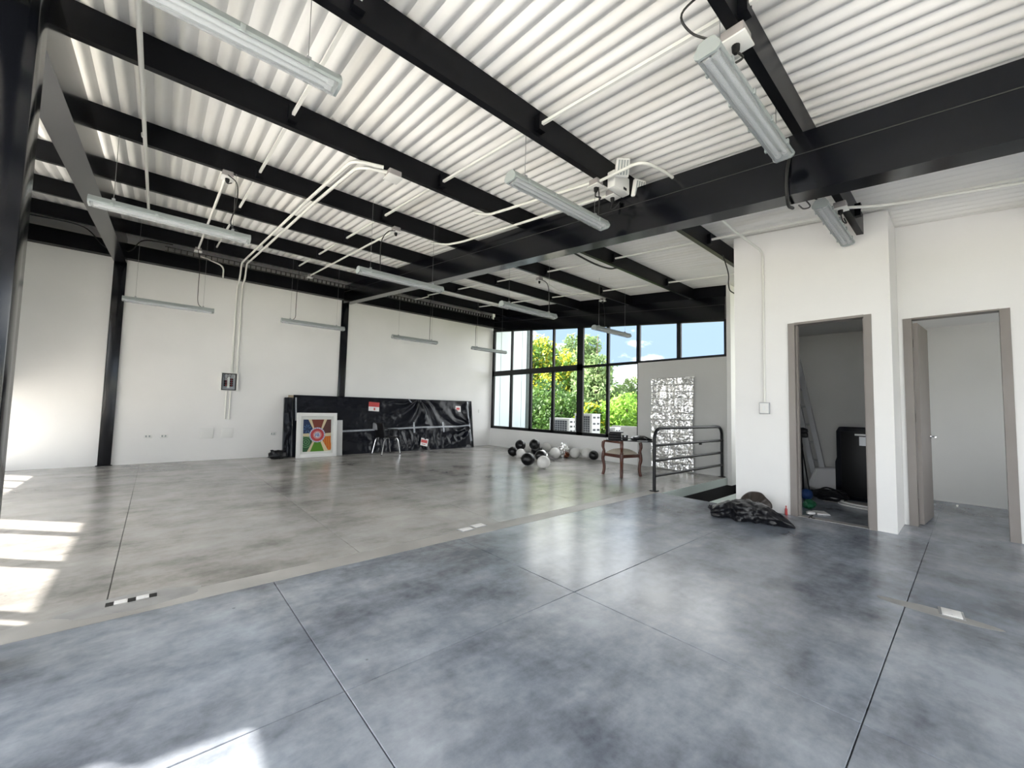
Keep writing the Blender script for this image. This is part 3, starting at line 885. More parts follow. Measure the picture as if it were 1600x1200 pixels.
def electrics():
    zc = lambda y: zp(y) - 0.020
    conduit([(-0.175, -3.084, zc(-3.084)), (-0.206, 3.084, zc(3.084)), (-0.226, 7.967, zc(7.967))], 'thin white conduit running under the purlins beside the left main beam',
            couplers=[((-0.221, 5.140, zc(5.140)), (0, 1, T))])
    yw = WL - 0.025
    conduit([(1.665, 3.906, zc(3.906)), (1.408, 4.030, zc(4.030)), (1.378, 5.346, zc(5.346)), (1.345, 10.44, zc(10.44)), (1.335, 10.45, 3.96), (1.33, yw, 3.84), (1.325, yw, 1.84)], 'right one of the twin white conduits running down to the breaker panel', 0.018,
            couplers=[((1.378, 5.448, zc(5.448)), (0, 1, T)), ((1.372, 8.430, zc(8.430)), (0, 1, T))])
    conduit([(1.593, 3.845, zc(3.845)), (1.326, 3.948, zc(3.948)), (1.295, 5.346, zc(5.346)), (1.25, 10.42, zc(10.42)), (1.24, 10.45, 3.94), (1.235, yw, 3.82), (1.23, yw, 1.84)], 'left one of the twin white conduits running down to the breaker panel', 0.018,
            couplers=[((1.295, 5.448, zc(5.448)), (0, 1, T)), ((1.285, 8.430, zc(8.430)), (0, 1, T))])
    conduit([(1.165, yw, 1.52), (1.165, yw, 0.87)], 'left short white conduit below the breaker panel', 0.015, straight=True)
    conduit([(1.235, yw, 1.52), (1.235, yw, 0.86)], 'right short white conduit below the breaker panel', 0.015, straight=True)
    conduit([(2.488, 5.407, zc(5.407)), (2.529, 7.710, zc(7.710)), (2.570, 10.177, zc(10.177))], 'straight white conduit to the box above the middle hanging light', 0.016, straight=True)
    conduit([(0.463, 5.479, zc(5.479)), (0.473, 9.889, zc(9.889))], 'straight white conduit to the box above the left hanging light', 0.016, straight=True)
    conduit([(3.084, 5.510, zc(5.510)), (3.290, 5.397, zc(5.397)), (3.362, 5.037, zc(5.037)), (3.444, 2.467, zc(2.467))], 'lower white conduit reaching the box beside the emergency lamp', 0.016)
    conduit([(2.837, 4.009, zc(4.009)), (2.981, 3.906, zc(3.906)), (3.012, 3.598, zc(3.598)), (3.125, 2.447, zc(2.447))], 'upper white conduit with a bend, ending at the left of two boxes', 0.016)
    conduit([(3.146, 2.344, zc(2.344)), (3.084, 1.850, zc(1.850)), (3.392, 1.789, zc(1.789)), (5.191, 1.850, zc(1.850) + 0.02), (6.03, 1.815, zc(1.815)), (6.032, 1.815, 3.2), (6.032, 1.812, 1.40)],
            'white conduit crossing over the long main beam and down the white wall to the switch', 0.015)
    conduit([(0.55, 10.50, 4.25), (0.95, 10.52, 4.14), (0.95, 10.56, 3.90)], 'short white conduit dropping over the edge beam of the left wall', 0.015)
    conduit([(5.089, 0.802, zc(0.802)), (5.243, 0.514, zc(0.514)), (5.366, -0.514, zc(-0.514)), (5.366, -2.570, zc(-2.570))], 'white conduit running off to the right from the box over the store doorway', 0.014)
    conduit([(5.551, 5.551, zc(5.551)), (6.476, 5.911, zc(5.911)), (7.504, 5.572, zc(5.572))], 'thin white conduit between the two boxes near the far windows', 0.012)
    conduit([(5.346, 9.560, zc(9.560)), (5.397, 10.420, zc(10.420))], 'short white conduit in the far corner bay', 0.014, straight=True)
    junction_box(2.308, 0.812, zp(0.812) - 0.076, 'large junction box with a coiled black plug over the right hand light', w=0.12,
                 cord=[(2.245, 0.79, 3.20), (2.26, 0.76, 3.15), (2.23, 0.83, 3.13), (2.20, 0.85, 3.16), (2.17, 0.83, 3.18)])
    junction_box(3.146, 2.395, zp(2.395) - 0.076, 'left one of two junction boxes beside the emergency lamp',
                 cord=[(3.06, 2.33, 3.34), (3.07, 2.34, 3.30), (3.14, 2.33, 3.31), (3.2, 2.4, 3.33)])
    junction_box(3.423, 2.395, zp(2.395) - 0.076, 'right one of two junction boxes below the emergency lamp',
                 cord=[(3.33, 2.33, 3.34), (3.33, 2.35, 3.27), (3.36, 2.33, 3.28), (3.42, 2.30, 3.36)])
    junction_box(1.717, 3.896, zp(3.896) - 0.076, 'grey junction box at the upper end of the twin conduits', plug=False, w=0.13)
    junction_box(2.467, 5.418, zp(5.418) - 0.076, 'junction box above the hanging light in the middle of the left bay')
    junction_box(0.468, 5.428, zp(5.428) - 0.076, 'junction box above the left main beam light', cord=[(0.455, 5.28, 3.66), (0.46, 5.3, 3.62), (0.50, 5.3, 3.64)])
    junction_box(4.996, 0.812, zp(0.812) - 0.076, 'junction box with a looped black plug beside the light over the store doorway',
                 cord=[(4.86, 0.79, 3.2), (4.90, 0.78, 3.13), (4.95, 0.76, 3.12), (4.96, 0.78, 3.18)])
    junction_box(5.510, 5.531, zp(5.531) - 0.076, 'small junction box on a purlin beyond the long main beam')
    junction_box(7.556, 5.531, zp(5.531) - 0.076, 'small junction box on the purlin nearest the far windows')
    junction_box(2.570, 10.198, zp(10.198) - 0.076, 'small junction box at the far end of the straight conduit by the cable tray', plug=False)
    junction_box(0.473, 9.951, zp(9.951) - 0.076, 'small junction box above the thin light by the left column', plug=False)
    # emergency lamp
    t = thing('emergency_light', 'white twin-head emergency lamp on the purlin by the long main beam', 'light', (3.36, 2.290, 3.533))
    obj('body', MB().box(-0.13, 0.13, -0.055, 0.035, -0.10, 0.07), M['white_pl'], t, bevel=0.012)
    obj('test_button', MB().box(0.02, 0.07, -0.058, -0.054, -0.08, -0.055), M['black_pl'], t)
    for sx, rz, tx in ((-0.075, -0.7, 0.35), (0.20, -0.35, 0.25)):
        hd = obj('lamp_head', MB().box(-0.068, 0.068, -0.045, 0.0, -0.085, 0.085), M['white_pl'], t, (sx, -0.095, 0.075 if sx < 0 else -0.03), bevel=0.014)
        hd.rotation_euler = (tx, 0, rz)
        for i in range(4):
            obj('lens_rib', MB().box(-0.048 + i * 0.027, -0.034 + i * 0.027, -0.049, -0.044, -0.065, 0.065), M['lamp_body'], hd)
        obj('neck', MB().tube([(sx, -0.05, 0.0), (sx, -0.085, 0.02)], 0.015, 8), M['white_pl'], t)
    # loose cables
    def cable(pts, label, r=0.008):
        P0 = Vector(pts[0])
        tag(obj('cable', MB().tube(spline([tuple(Vector(p) - P0) for p in pts], 7), r, 6), M['cable'], None, P0), label, 'cable')
    cable([(3.50, 0.86, 3.20), (3.47, 0.87, 3.10), (3.475, 0.88, 2.98), (3.49, 0.88, 2.90), (3.60, 0.9, 2.87), (3.72, 0.9, 2.89)], 'black cable looping down over the long main beam at upper right', 0.012)
    cable([(5.98, 2.30, zp(2.3)), (5.95, 2.22, 3.22), (5.90, 2.20, 3.05), (5.95, 2.20, 2.97), (6.08, 2.19, 2.95)], 'black cable dangling beside the corner of the white wall')
    cable([(4.40, 3.90, 3.655), (4.52, 3.88, 3.60), (5.05, 3.87, 3.55), (5.45, 3.87, 3.57), (5.72, 3.90, 3.655)], 'thick black cable sagging under the purlin beyond the long main beam', 0.014)
    cable([(-2.04, 10.45, 4.31), (-1.66, 10.47, 4.34), (-1.14, 10.50, 4.33), (-0.88, 10.52, 4.07), (-0.70, 10.55, 4.02), (-0.5, 10.52, 4.08), (-0.33, 10.50, 4.32), (0.1, 10.5, 4.36)], 'black cable hanging across the head of the left wall column', 0.010)
    # cable tray
    t = thing('cable_tray', 'dark perforated cable tray along the edge beam of the left wall', 'tray', (-0.02, 10.50, 4.20))
    for z in (0.0, 0.085):
        obj('side_wire', MB().box(0, 8.3, -0.006, 0.006, z, z + 0.012), M['tray'], t)
    obj('floor_wire', MB().box(0, 8.3, 0.04, 0.052, 0, 0.008), M['tray'], t)
    me = MB().box(-0.006, 0.006, -0.004, 0.055, 0, 0.09).mesh('rung', M['tray'])
    for i in range(83):
        link_obj('rung', me, t, (0.05 + i * 0.1, 0, 0.003))
    # switch box
    t = thing('light_switch', 'white surface switch box below the conduit on the white wall', 'switch', (6.05, 1.812, 1.33))
    obj('box_body', MB().box(-0.042, 0, -0.058, 0.058, -0.075, 0.075), M['alu'], t, bevel=0.005)
    obj('switch_plate', MB().box(-0.048, -0.042, -0.052, 0.052, -0.066, 0.066), M['white_pl'], t, bevel=0.002)
    obj('rocker', MB().box(-0.053, -0.048, -0.015, 0.015, -0.03, 0.03), M['lamp_tray'], t)
    # breaker panel
    t = thing('breaker_panel', 'open breaker panel without its cover on the left wall', 'panel', (1.19, WL, 1.68))
    w, h = 0.135, 0.185
    b = MB()
    b.box(-w, w, -0.012, 0, -h, h)
    obj('back_plate', b, M['alu'], t)
    for mbx in (MB().box(-w - 0.012, -w, -0.10, 0, -h - 0.012, h + 0.012), MB().box(w, w + 0.03, -0.10, 0, -h - 0.012, h + 0.012), MB().box(-w, w, -0.10, 0, h, h + 0.012), MB().box(-w, w, -0.10, 0, -h - 0.012, -h)):
        obj('enclosure_side', mbx, M['white_pl'], t)
    for mbx in (MB().box(-w, -w + 0.02, -0.098, -0.012, -h, h), MB().box(w - 0.015, w, -0.098, -0.012, -h, h), MB().box(-w + 0.02, w - 0.015, -0.098, -0.012, h - 0.02, h), MB().box(-w + 0.02, w - 0.015, -0.098, -0.012, -h, -h + 0.02)):
        obj('inner_flange', mbx, M['tray'], t)
    obj('bus_plate', MB().box(-0.03, 0.015, -0.06, -0.012, -0.13, 0.10), M['lamp_tray'], t)
    for i, z in enumerate((-0.10, -0.055, -0.01)):
        obj('breaker', MB().box(-0.085, -0.035, -0.085, -0.012, z, z + 0.038), M['black_pl'], t)
        obj('breaker_toggle', MB().box(-0.06, -0.045, -0.095, -0.085, z + 0.012, z + 0.026), M['red'], t)
    for i, z in enumerate((-0.10, -0.055, -0.01, 0.035)):
        obj('breaker', MB().box(0.02, 0.07, -0.085, -0.012, z, z + 0.038), M['black_pl'], t)
        obj('breaker_toggle', MB().box(0.035, 0.05, -0.095, -0.085, z + 0.012, z + 0.026), M['red'], t)
    r = rnd(3)
    for i in range(6):
        x0 = -0.08 + i * 0.03
        pts = [(x0, -0.05, 0.17), (x0 + r.uniform(-.03, .03), -0.07, 0.12), (x0 + r.uniform(-.03, .03), -0.06, 0.07), (x0, -0.05, 0.04)]
        obj('lead', MB().tube(spline(pts, 4), 0.004, 5), M['white_pl'] if i % 2 else M['cable'], t)
    # wall covers and sockets
    tag(obj('access_cover', MB().box(-0.11, 0.11, -0.016, 0, -0.11, 0.11), M['white_pl'], None, (0.87, WL, 0.57), bevel=0.004), 'square white cover plate low on the left wall, left of a pair', 'cover', 'square wall covers')
    tag(obj('access_cover', MB().box(-0.105, 0.105, -0.014, 0, -0.105, 0.105), M['white_pl'], None, (1.225, WL, 0.57), bevel=0.004), 'square white cover plate low on the left wall below the breaker panel', 'cover', 'square wall covers')
    for (x, lab) in ((-0.06, 'white wall socket low beside the left wall column, left of two'), (0.18, 'white wall socket low on the left wall, right of two near the column'), (2.10, 'white wall socket low on the left wall above the small bag')):
        s = thing('wall_socket', lab, 'socket', (x, WL, 0.53))
        obj('plate', MB().box(-0.06, 0.06, -0.010, 0, -0.036, 0.036), M['white_pl'], s, bevel=0.003)
        for q in (-0.025, 0.025): obj('outlet', MB().box(q - 0.012, q + 0.012, -0.0115, -0.010, -0.018, 0.018), M['lamp_body'], s)
    s = thing('wall_socket', 'small wall plate on the left wall, right of the wrapped panel', 'socket', (8.03, WL, 1.13))
    obj('plate', MB().box(-0.03, 0.03, -0.010, 0, -0.05, 0.05), M['white_pl'], s)
electrics()

# ================================================================== FLOOR PLATES
def floor_plates():
    def plate(x, y, rz, sx, sy, label):
        t = thing('floor_box', label, 'floor outlet', (x, y, 0), rz, 'floor outlet boxes')
        obj('cover_plate', MB().box(-sx / 2, sx / 2, -sy / 2, sy / 2, 0.0, 0.007), M['paper'], t, bevel=0.002)
        obj('flange', MB().box(-sx / 2 - 0.012, sx / 2 + 0.012, -sy / 2 - 0.012, sy / 2 + 0.012, -0.001, 0.003), M['alu'], t)
        for q in (-0.3, 0.3): obj('screw', MB().lathe([(0, 0.0075), (0.004, 0.0075), (0.004, 0.006)], 8, (q * sx, 0, 0)), M['alu'], t)
    plate(2.47, 3.47, 0.0, 0.13, 0.085, 'white floor outlet plate on the pale strip, left of a pair')
    plate(2.65, 3.50, 0.0, 0.13, 0.085, 'white floor outlet plate on the pale strip, right of a pair')
    plate(3.92, 0.13, 0.10, 0.13, 0.09, 'single white floor outlet plate on the grey floor at lower right')
    t = thing('floor_box', 'open floor box with two white inserts in rough cement by the pale strip', 'floor outlet', (-0.035, 3.50, 0))
    obj('flange', MB().box(-0.13, 0.13, -0.045, 0.045, -0.001, 0.003), M['patch'], t)
    for x in (-0.10, 0.0, 0.10): obj('socket_hole', MB().box(x - 0.018, x + 0.018, -0.03, 0.03, 0.002, 0.005), M['cable'], t)
    for x in (-0.05, 0.05): obj('insert', MB().box(x - 0.03, x + 0.03, -0.025, 0.025, 0.003, 0.010), M['paper'], t, bevel=0.002)
    # cement patches round the outlets
    def patch(c, rx, ry, seed, label):
        mb = MB(); n = 26
        pts = []
        for i in range(n):
            a = 2 * PI * i / n
            k = 1 + 0.25 * noise.noise(Vector((math.cos(a) * 1.5 + seed, math.sin(a) * 1.5, seed)))
            pts.append((c[0] + rx * k * math.cos(a), c[1] + ry * k * math.sin(a)))
        mb.prism(pts, 'z', -0.0012, 0.0012)
        tag(obj('cement_patch', mb, M['patch']), label, 'patch')
    patch((-0.02, 3.47), 0.34, 0.13, 2.3, 'pale cement patch round the open floor box')
    patch((3.86, 0.20), 0.07, 0.26, 5.1, 'pale worn cement patch beside the single floor outlet')
floor_plates()

# ================================================================== WRAPPED PANEL, PAINTING, CHAIR at the left wall
def left_wall_things():
    # local frame: u along +X, v up the leaning face
    W, H = 5.13, 1.46
    x0 = 2.455
    yb, yt = 10.38, 10.58       # foot and top of the leaning face
    t = thing('wrapped_panel', 'long panel wrapped in black plastic sheet with tape and labels, leaning on the left wall', 'panel', (x0, yb, 0))
    t.rotation_euler = (-math.atan2(yt - yb, H), 0, 0)
    L = math.hypot(yt - yb, H) - 0.02
    obj('panel_core', MB().box(0.01, W - 0.01, 0.035, 0.11, 0.005, L - 0.01), M['wrap'], t)
    def surf(u, v):
        x, z = u * W, v * L
        d = 0.010 * fbm((x * 0.8, z * 1.2, 1.0), 1.2, 4)
        # folds fanning out from two tie points on the right half
        for (cx, cz, s, amp, frq) in ((3.25, 1.50, 0.95, 0.022, 11), (5.05, 0.74, 0.9, 0.022, 10), (5.10, 0.62, 0.8, 0.018, 9)):
            dx, dz = x - cx, z - cz
            r = math.hypot(dx, dz) + 1e-5
            a = math.atan2(dz, dx * 0.8) + 0.5 * r
            w = math.exp(-(r / s) ** 2) * min(1, r / 0.15)
            d += amp * w * math.sin(a * frq + 2 * fbm((x, z, 4.0), 1.5, 2))
        # lower edge crumples under the tape
        if z < 0.62:
            d += 0.012 * math.sin(x * 26 + 3 * fbm((x, z, 2), 2, 2)) * math.exp(-((z - 0.25) / 0.25) ** 2) * max(0, min(1, (x - 1.2) / 1.5))
        d += 0.012 * max(0, fbm((x * 2.2, z * 2.2, 7.0), 1.4, 4)) 
        edge = min(1, min(u, 1 - u) * 40, min(v, 1 - v) * 14)
        tape = 1 - 0.8 * math.exp(-((z - (0.60 + 0.018 * x)) / 0.04) ** 2)
        return (x, 0.012 - 2.1 * max(-0.012, d) * edge * tape, z)
    mb = MB().grid(260, 84, surf); mb.smooth = True
    obj('plastic_sheet', mb, M['wrap'], t, smooth=True)
    obj('sheet_side', MB().box(W - 0.008, W + 0.004, 0.0, 0.12, 0.0, L), M['wrap'], t)
    obj('sheet_top', MB().box(0, W, 0.0, 0.12, L - 0.006, L + 0.004), M['wrap'], t)
    def strip(name, pts, w, off=0.012, mat='tape'):
        mb = MB(); n = len(pts)
        nn = 24
        P = [Vector((a, 0, b)) for a, b in pts]
        def fn(u, v):
            k = u * (n - 1); i = min(int(k), n - 2); s = k - i
            p = P[i].lerp(P[i + 1], s)
            d = (P[i + 1] - P[i]).normalized(); nrm = Vector((-d.z, 0, d.x))
            q = p + nrm * w * (v - 0.5) * (1 + 0.12 * noise.noise(Vector((u * 14, v * 2, n))))
            y = surf(min(1, max(0, q.x / W)), min(1, max(0, q.z / L)))[1] - off * 0.35
            return (q.x, y, q.z)
        mb.grid(nn * (n - 1), 2, fn); mb.smooth = True
        obj(name, mb, M[mat], t)
    strip('tape_strip', [(0.9, 0.575), (2.2, 0.612), (3.3, 0.652), (4.6, 0.665), (5.05, 0.70)], 0.045)
    strip('tape_strip', [(3.10, 0.80), (3.11, 0.50)], 0.05)
    strip('tape_strip', [(4.05, 0.80), (4.06, 0.50)], 0.05)
    strip('tape_strip', [(4.98, 1.44), (5.02, 0.75), (5.06, 0.2)], 0.055)
    strip('tape_strip', [(2.95, 1.45), (3.05, 1.36)], 0.03)
    strip('tape_strip', [(0.05, 1.40), (0.06, 0.85)], 0.03)
    def label(cx, cz, w, h, rot, red):
        o = obj('warning_label', MB().box(-w / 2, w / 2, -0.002, 0.0, -h / 2, h / 2), M['paper'], t, (cx, surf(cx / W, cz / L)[1] - 0.022, cz))
        o.rotation_euler = (0.0, rot, 0)
        for (a, b, c, d) in red: obj('label_print', MB().box(a * w, b * w, -0.003, -0.002, c * h, d * h), M['red'], o)
    label(1.93, 1.215, 0.29, 0.24, 0.06, [(-0.5, 0.5, -0.02, 0.5), (-0.02, 0.12, -0.40, -0.12)])
    label(4.62, 1.205, 0.19, 0.18, 0.03, [(-0.36, 0.30, -0.16, 0.20), (-0.2, 0.1, -0.3, -0.22)])
    label(3.39, 0.225, 0.23, 0.21, 0.22, [(-0.46, 0.40, -0.10, 0.30), (-0.3, 0.2, -0.34, -0.26)])
    # narrow second bundle beside it, with a cardboard edge piece
    t2 = thing('wrapped_panel', 'narrow wrapped panel edge standing behind the painting at the left end of the long one', 'panel', (2.275, 10.50, 0))
    t2.rotation_euler = (-0.09, 0, 0)
    def s2(u, v): return (u * 0.17, 0.0 - 0.012 * fbm((u * 2, v * 6, 3), 1, 3), v * 1.385)
    mb = MB().grid(14, 60, s2); mb.smooth = True
    obj('plastic_sheet', mb, M['wrap'], t2)
    obj('panel_core', MB().box(0.004, 0.166, 0.02, 0.10, 0.004, 1.38), M['wrap'], t2)
    t3 = thing('cardboard_piece', 'small tan cardboard edge piece on the top left corner of the wrapped panel', 'cardboard', (2.36, 10.60, 1.38))
    obj('board', MB().box(-0.02, 0.09, -0.03, 0.04, 0.0, 0.055), M['card'], t3, bevel=0.004)
    obj('torn_flap', MB().box(-0.05, -0.02, -0.03, 0.02, 0.01, 0.05), M['paper'], t3)
    # grey board behind the painting
    t4 = tag(obj('grey_board', MB().box(0, 0.46, 0, 0.02, 0, 0.86), M['wall_gray'], None, (3.07, 10.27, 0), bevel=0.003), 'plain grey board leaning between the painting and the wrapped panel', 'board')
    t4.rotation_euler = (-0.09, 0, 0)
    painting()

def painting():
    t = thing('framed_painting', 'white framed colourful abstract painting leaning on the wrapped panel', 'painting', (2.475, 10.19, 0))
    t.rotation_euler = (-0.085, 0, 0)
    W, H = 0.885, 1.035
    wm = principled('painted_white_frame', (0.78, 0.78, 0.76), 0.45)
    fw = 0.085
    for mb in (MB().box(0, fw, -0.03, 0.03, 0, H), MB().box(W - fw, W, -0.03, 0.03, 0, H), MB().box(fw, W - fw, -0.03, 0.03, 0, fw), MB().box(fw, W - fw, -0.03, 0.03, H - fw, H)):
        obj('frame_rail', mb, wm, t, bevel=0.004)
    obj('mount', MB().box(fw, W - fw, 0.005, 0.025, fw, H - fw), principled('painting_mount', (0.66, 0.67, 0.64), 0.7), t)
    # picture plane, coordinates normalised to the art rectangle
    ax0, ax1, az0, az1 = 0.140, 0.755, 0.135, 0.880
    aw, ah = ax1 - ax0, az1 - az0
    layer = [0]
    cols = {}
    def paint(c):
        if c not in cols: cols[c] = principled('art_paint_%d' % len(cols), c, 0.5)
        return cols[c]
    def flat(name, poly, c, lay, parent):
        mb = MB()
        y = 0.002 - lay * 0.0012
        mb.prism([(ax0 + a * aw, az0 + b * ah) for a, b in poly], 'y', y, y + 0.0012)
        return obj(name, mb, paint(c), parent)
    art = flat('canvas', [(0, 0), (1, 0), (1, 1), (0, 1)], (0.62, 0.52, 0.33), 0, t)
    cx, cz = 0.50, 0.515
    asp = aw / ah
    def clip(poly):
        # Sutherland-Hodgman against the unit square
        for ax, lim, sg in ((0, 0, 1), (0, 1, -1), (1, 0, 1), (1, 1, -1)):
            out = []
            for i in range(len(poly)):
                p, q = poly[i], poly[(i + 1) % len(poly)]
                ip, iq = sg * (p[ax] - lim) >= 0, sg * (q[ax] - lim) >= 0
                if ip: out.append(p)
                if ip != iq:
                    s = (lim - p[ax]) / (q[ax] - p[ax])
                    out.append((p[0] + s * (q[0] - p[0]), p[1] + s * (q[1] - p[1])))
            poly = out
            if not poly: break
        return poly
    def inset(poly, d):
        P = [Vector((a * asp, b)) for a, b in poly]
        g = sum(P, Vector((0, 0))) / len(P)
        return poly
    def sector(a0, a1, c, name='colour_field', lay=1):
        # wedge from the centre between two boundary points on the rim of the picture
        poly = clip([(cx, cz), a0, ((a0[0] + a1[0]) / 2 + (((a0[0] + a1[0]) / 2) - cx) * 3, (a0[1] + a1[1]) / 2 + ((a0[1] + a1[1]) / 2 - cz) * 3), a1])
        return flat(name, poly, c, lay, art)
    def disc(r, c, lay, name='ring', u=cx, v=cz, n=32):
        return flat(name, [(u + r * math.cos(2 * PI * i / n), v + r * asp * math.sin(2 * PI * i / n)) for i in range(n)], c, lay, art)
    fields = [
        ([(0.29, 1.0), (0.74, 1.0), (0.60, 0.62), (0.43, 0.62)], (0.16, 0.030, 0.016)),
        ([(0.85, 1.0), (1.0, 1.0), (1.0, 0.575), (0.72, 0.555), (0.68, 0.66)], (0.085, 0.028, 0.022)),
        ([(1.0, 0.475), (1.0, 0.03), (0.90, 0.03), (0.70, 0.33), (0.76, 0.46)], (0.50, 0.105, 0.010)),
        ([(0.26, 0.0), (0.76, 0.0), (0.62, 0.30), (0.40, 0.30)], (0.075, 0.22, 0.008)),
        ([(0.0, 0.475), (0.0, 0.0), (0.15, 0.0), (0.33, 0.30), (0.26, 0.46)], (0.015, 0.075, 0.025)),
        ([(0.0, 0.56), (0.0, 1.0), (0.17, 1.0), (0.36, 0.68), (0.27, 0.57)], (0.010, 0.028, 0.085)),
    ]
    fo = []
    for poly, c in fields: fo.append(flat('colour_field', poly, c, 1, art))
    # concentric green rings, lower left
    for i, r in enumerate((0.21, 0.175, 0.14, 0.105, 0.07, 0.035)):
        pl = clip([(0.10 + r * math.cos(2 * PI * k / 28), 0.30 + r * asp * math.sin(2 * PI * k / 28)) for k in range(28)])
        pl = [(min(p[0], 0.27), p[1]) for p in pl]
        flat('green_ring', pl, (0.09, 0.24, 0.09) if i % 2 == 0 else (0.010, 0.04, 0.02), 2 + i * 0.5, art)
    # wavy yellow stripes, right
    for i in range(4):
        x = 0.76 + i * 0.075
        lo, hi = 0.05 + max(0, (0.90 - x)) * 1.4, 0.44
        lft = [(x + 0.018 * math.sin(11 * (lo + (hi - lo) * k / 12)), lo + (hi - lo) * k / 12) for k in range(13)]
        flat('yellow_stripe', lft + [(a + 0.016, b) for a, b in reversed(lft)], (0.62, 0.30, 0.02), 2, art)
    # pale blue rays, upper left
    for a in (20, 62, 100, 140, 185, 250, 300):
        ca, sa = math.cos(math.radians(a)), math.sin(math.radians(a))
        p = (0.14 + 0.03 * ca, 0.71 + 0.03 * sa)
        q = (0.14 + 0.13 * ca, 0.71 + 0.13 * sa)
        n_ = (-sa * 0.014, ca * 0.014)
        flat('blue_ray', clip([(p[0], p[1]), (q[0] + n_[0], q[1] + n_[1]), (q[0] - n_[0], q[1] - n_[1])]), (0.07, 0.17, 0.33), 2, art)
    # yellow-green wash at the foot
    disc(0.285, (0.30, 0.36, 0.55), 3, 'outer_ring')
    for k in range(20):
        a = 2 * PI * k / 20
        disc(0.020, (0.62, 0.60, 0.62), 3.6, 'rim_dot', cx + 0.262 * math.cos(a), cz + 0.262 * asp * math.sin(a), 8)
    disc(0.240, (0.44, 0.045, 0.05), 4, 'red_ring')
    disc(0.150, (0.60, 0.30, 0.28), 5, 'pink_ring')
    disc(0.118, (0.42, 0.05, 0.06), 5.6, 'red_ring')
    disc(0.105, (0.55, 0.58, 0.64), 6.2, 'white_disc')
    # blue squiggle in the middle: a bar and two bows
    flat('blue_mark', [(cx - 0.075, cz - 0.05), (cx - 0.05, cz - 0.05), (cx - 0.03, cz + 0.05), (cx - 0.055, cz + 0.05)], (0.010, 0.03, 0.25), 7, art)
    ring = [(cx + 0.03 + 0.045 * math.cos(2 * PI * k / 18), cz - 0.015 + 0.045 * asp * math.sin(2 * PI * k / 18)) for k in range(18)]
    flat('blue_mark', ring, (0.010, 0.03, 0.25), 7, art)
    flat('blue_mark', [(cx + 0.03 + 0.02 * math.cos(2 * PI * k / 14), cz - 0.015 + 0.02 * asp * math.sin(2 * PI * k / 14)) for k in range(14)], (0.55, 0.58, 0.64), 7.6, art)
    flat('blue_mark', [(cx - 0.02, cz + 0.03), (cx + 0.02, cz + 0.065), (cx + 0.07, cz + 0.03), (cx + 0.055, cz + 0.02), (cx + 0.02, cz + 0.045), (cx - 0.01, cz + 0.02)], (0.010, 0.03, 0.25), 7, art)
left_wall_things()

def black_chair():
    t = thing('visitor_chair', 'black shell chair with chrome legs in front of the wrapped panel', 'chair', (4.54, 10.0, 0), math.radians(8))
    # seat faces right and slightly away; the back is on the left side
    def shell(u, v):
        # v from the seat front (0) through the bend to the top of the back (1)
        a = (u - 0.5)
        if v < 0.5:
            s = v / 0.5
            x = 0.24 - 0.44 * s; z = 0.445 - 0.012 * math.sin(PI * s) + (0.02 * (1 - s) ** 3 * -1)
        else:
            s = (v - 0.5) / 0.5
            x = -0.20 - 0.09 * s; z = 0.445 + 0.36 * s
        w = 0.44 if v < 0.55 else 0.44 - 0.06 * (v - 0.55)
        cup = 0.03 * (abs(a) * 2) ** 2
        return (x + (cup if v > 0.5 else 0), a * w, z + (cup * 0.5 if v < 0.5 else 0))
    def solid(fn, nu, nv, th):
        mb = MB()
        mb.grid(nu, nv, fn)
        return mb
    s1 = obj('seat', solid(lambda u, v: shell(u, v * 0.5), 12, 10, 0.02), M['black_pl'], t, smooth=True)
    s2 = obj('backrest', solid(lambda u, v: shell(u, 0.5 + v * 0.5), 12, 10, 0.02), M['black_pl'], t, smooth=True)
    for s in (s1, s2):
        md = s.modifiers.new('thickness', 'SOLIDIFY'); md.thickness = 0.03; md.offset = 0
    obj('jacket', MB().box(-0.30, -0.20, 0.02, 0.20, 0.62, 0.80), M['alu'], t, bevel=0.02).name = 'back_pad'
    for sx, sy in ((1, 1), (1, -1), (-1, 1), (-1, -1)):
        pts = [(0.10 * sx - 0.0, 0.19 * sy, 0.425), (0.17 * sx, 0.20 * sy, 0.41), (0.20 * sx, 0.205 * sy, 0.35), (0.27 * sx, 0.225 * sy, 0.0)]
        leg = obj('leg', MB().tube(bend(pts, 0.06), 0.012, 8), M['chrome'], t)
        obj('foot_cap', MB().lathe([(0, 0), (0.016, 0), (0.016, 0.02), (0, 0.02)], 10, (0.27 * sx, 0.225 * sy, 0)), M['black_pl'], leg)
    for sy in (1, -1):
        obj('armrest', MB().tube(bend([(-0.26, 0.235 * sy, 0.66), (0.15, 0.245 * sy, 0.64), (0.20, 0.245 * sy, 0.60), (0.19, 0.22 * sy, 0.43)], 0.06), 0.014, 8), M['black_pl'], t)
black_chair()

def small_bag():
    t = thing('bin_bag', 'small tied black bin bag on the floor against the left wall', 'bag', (2.13, 10.28, 0))
    obj('bag_body', blob((0, 0, 0.09), 0.19, 0.12, 0.11, 30, 18, 0.22, 2.2, 3, 0.0, 0.10), M['bag'], t)
    for sx in (-1, 1):
        obj('tied_ear', MB().tube([(0.08 * sx, 0, 0.14), (0.12 * sx, 0.0, 0.185), (0.15 * sx, -0.02, 0.20)], [0.045, 0.03, 0.008], 8), M['bag'], t)
small_bag()

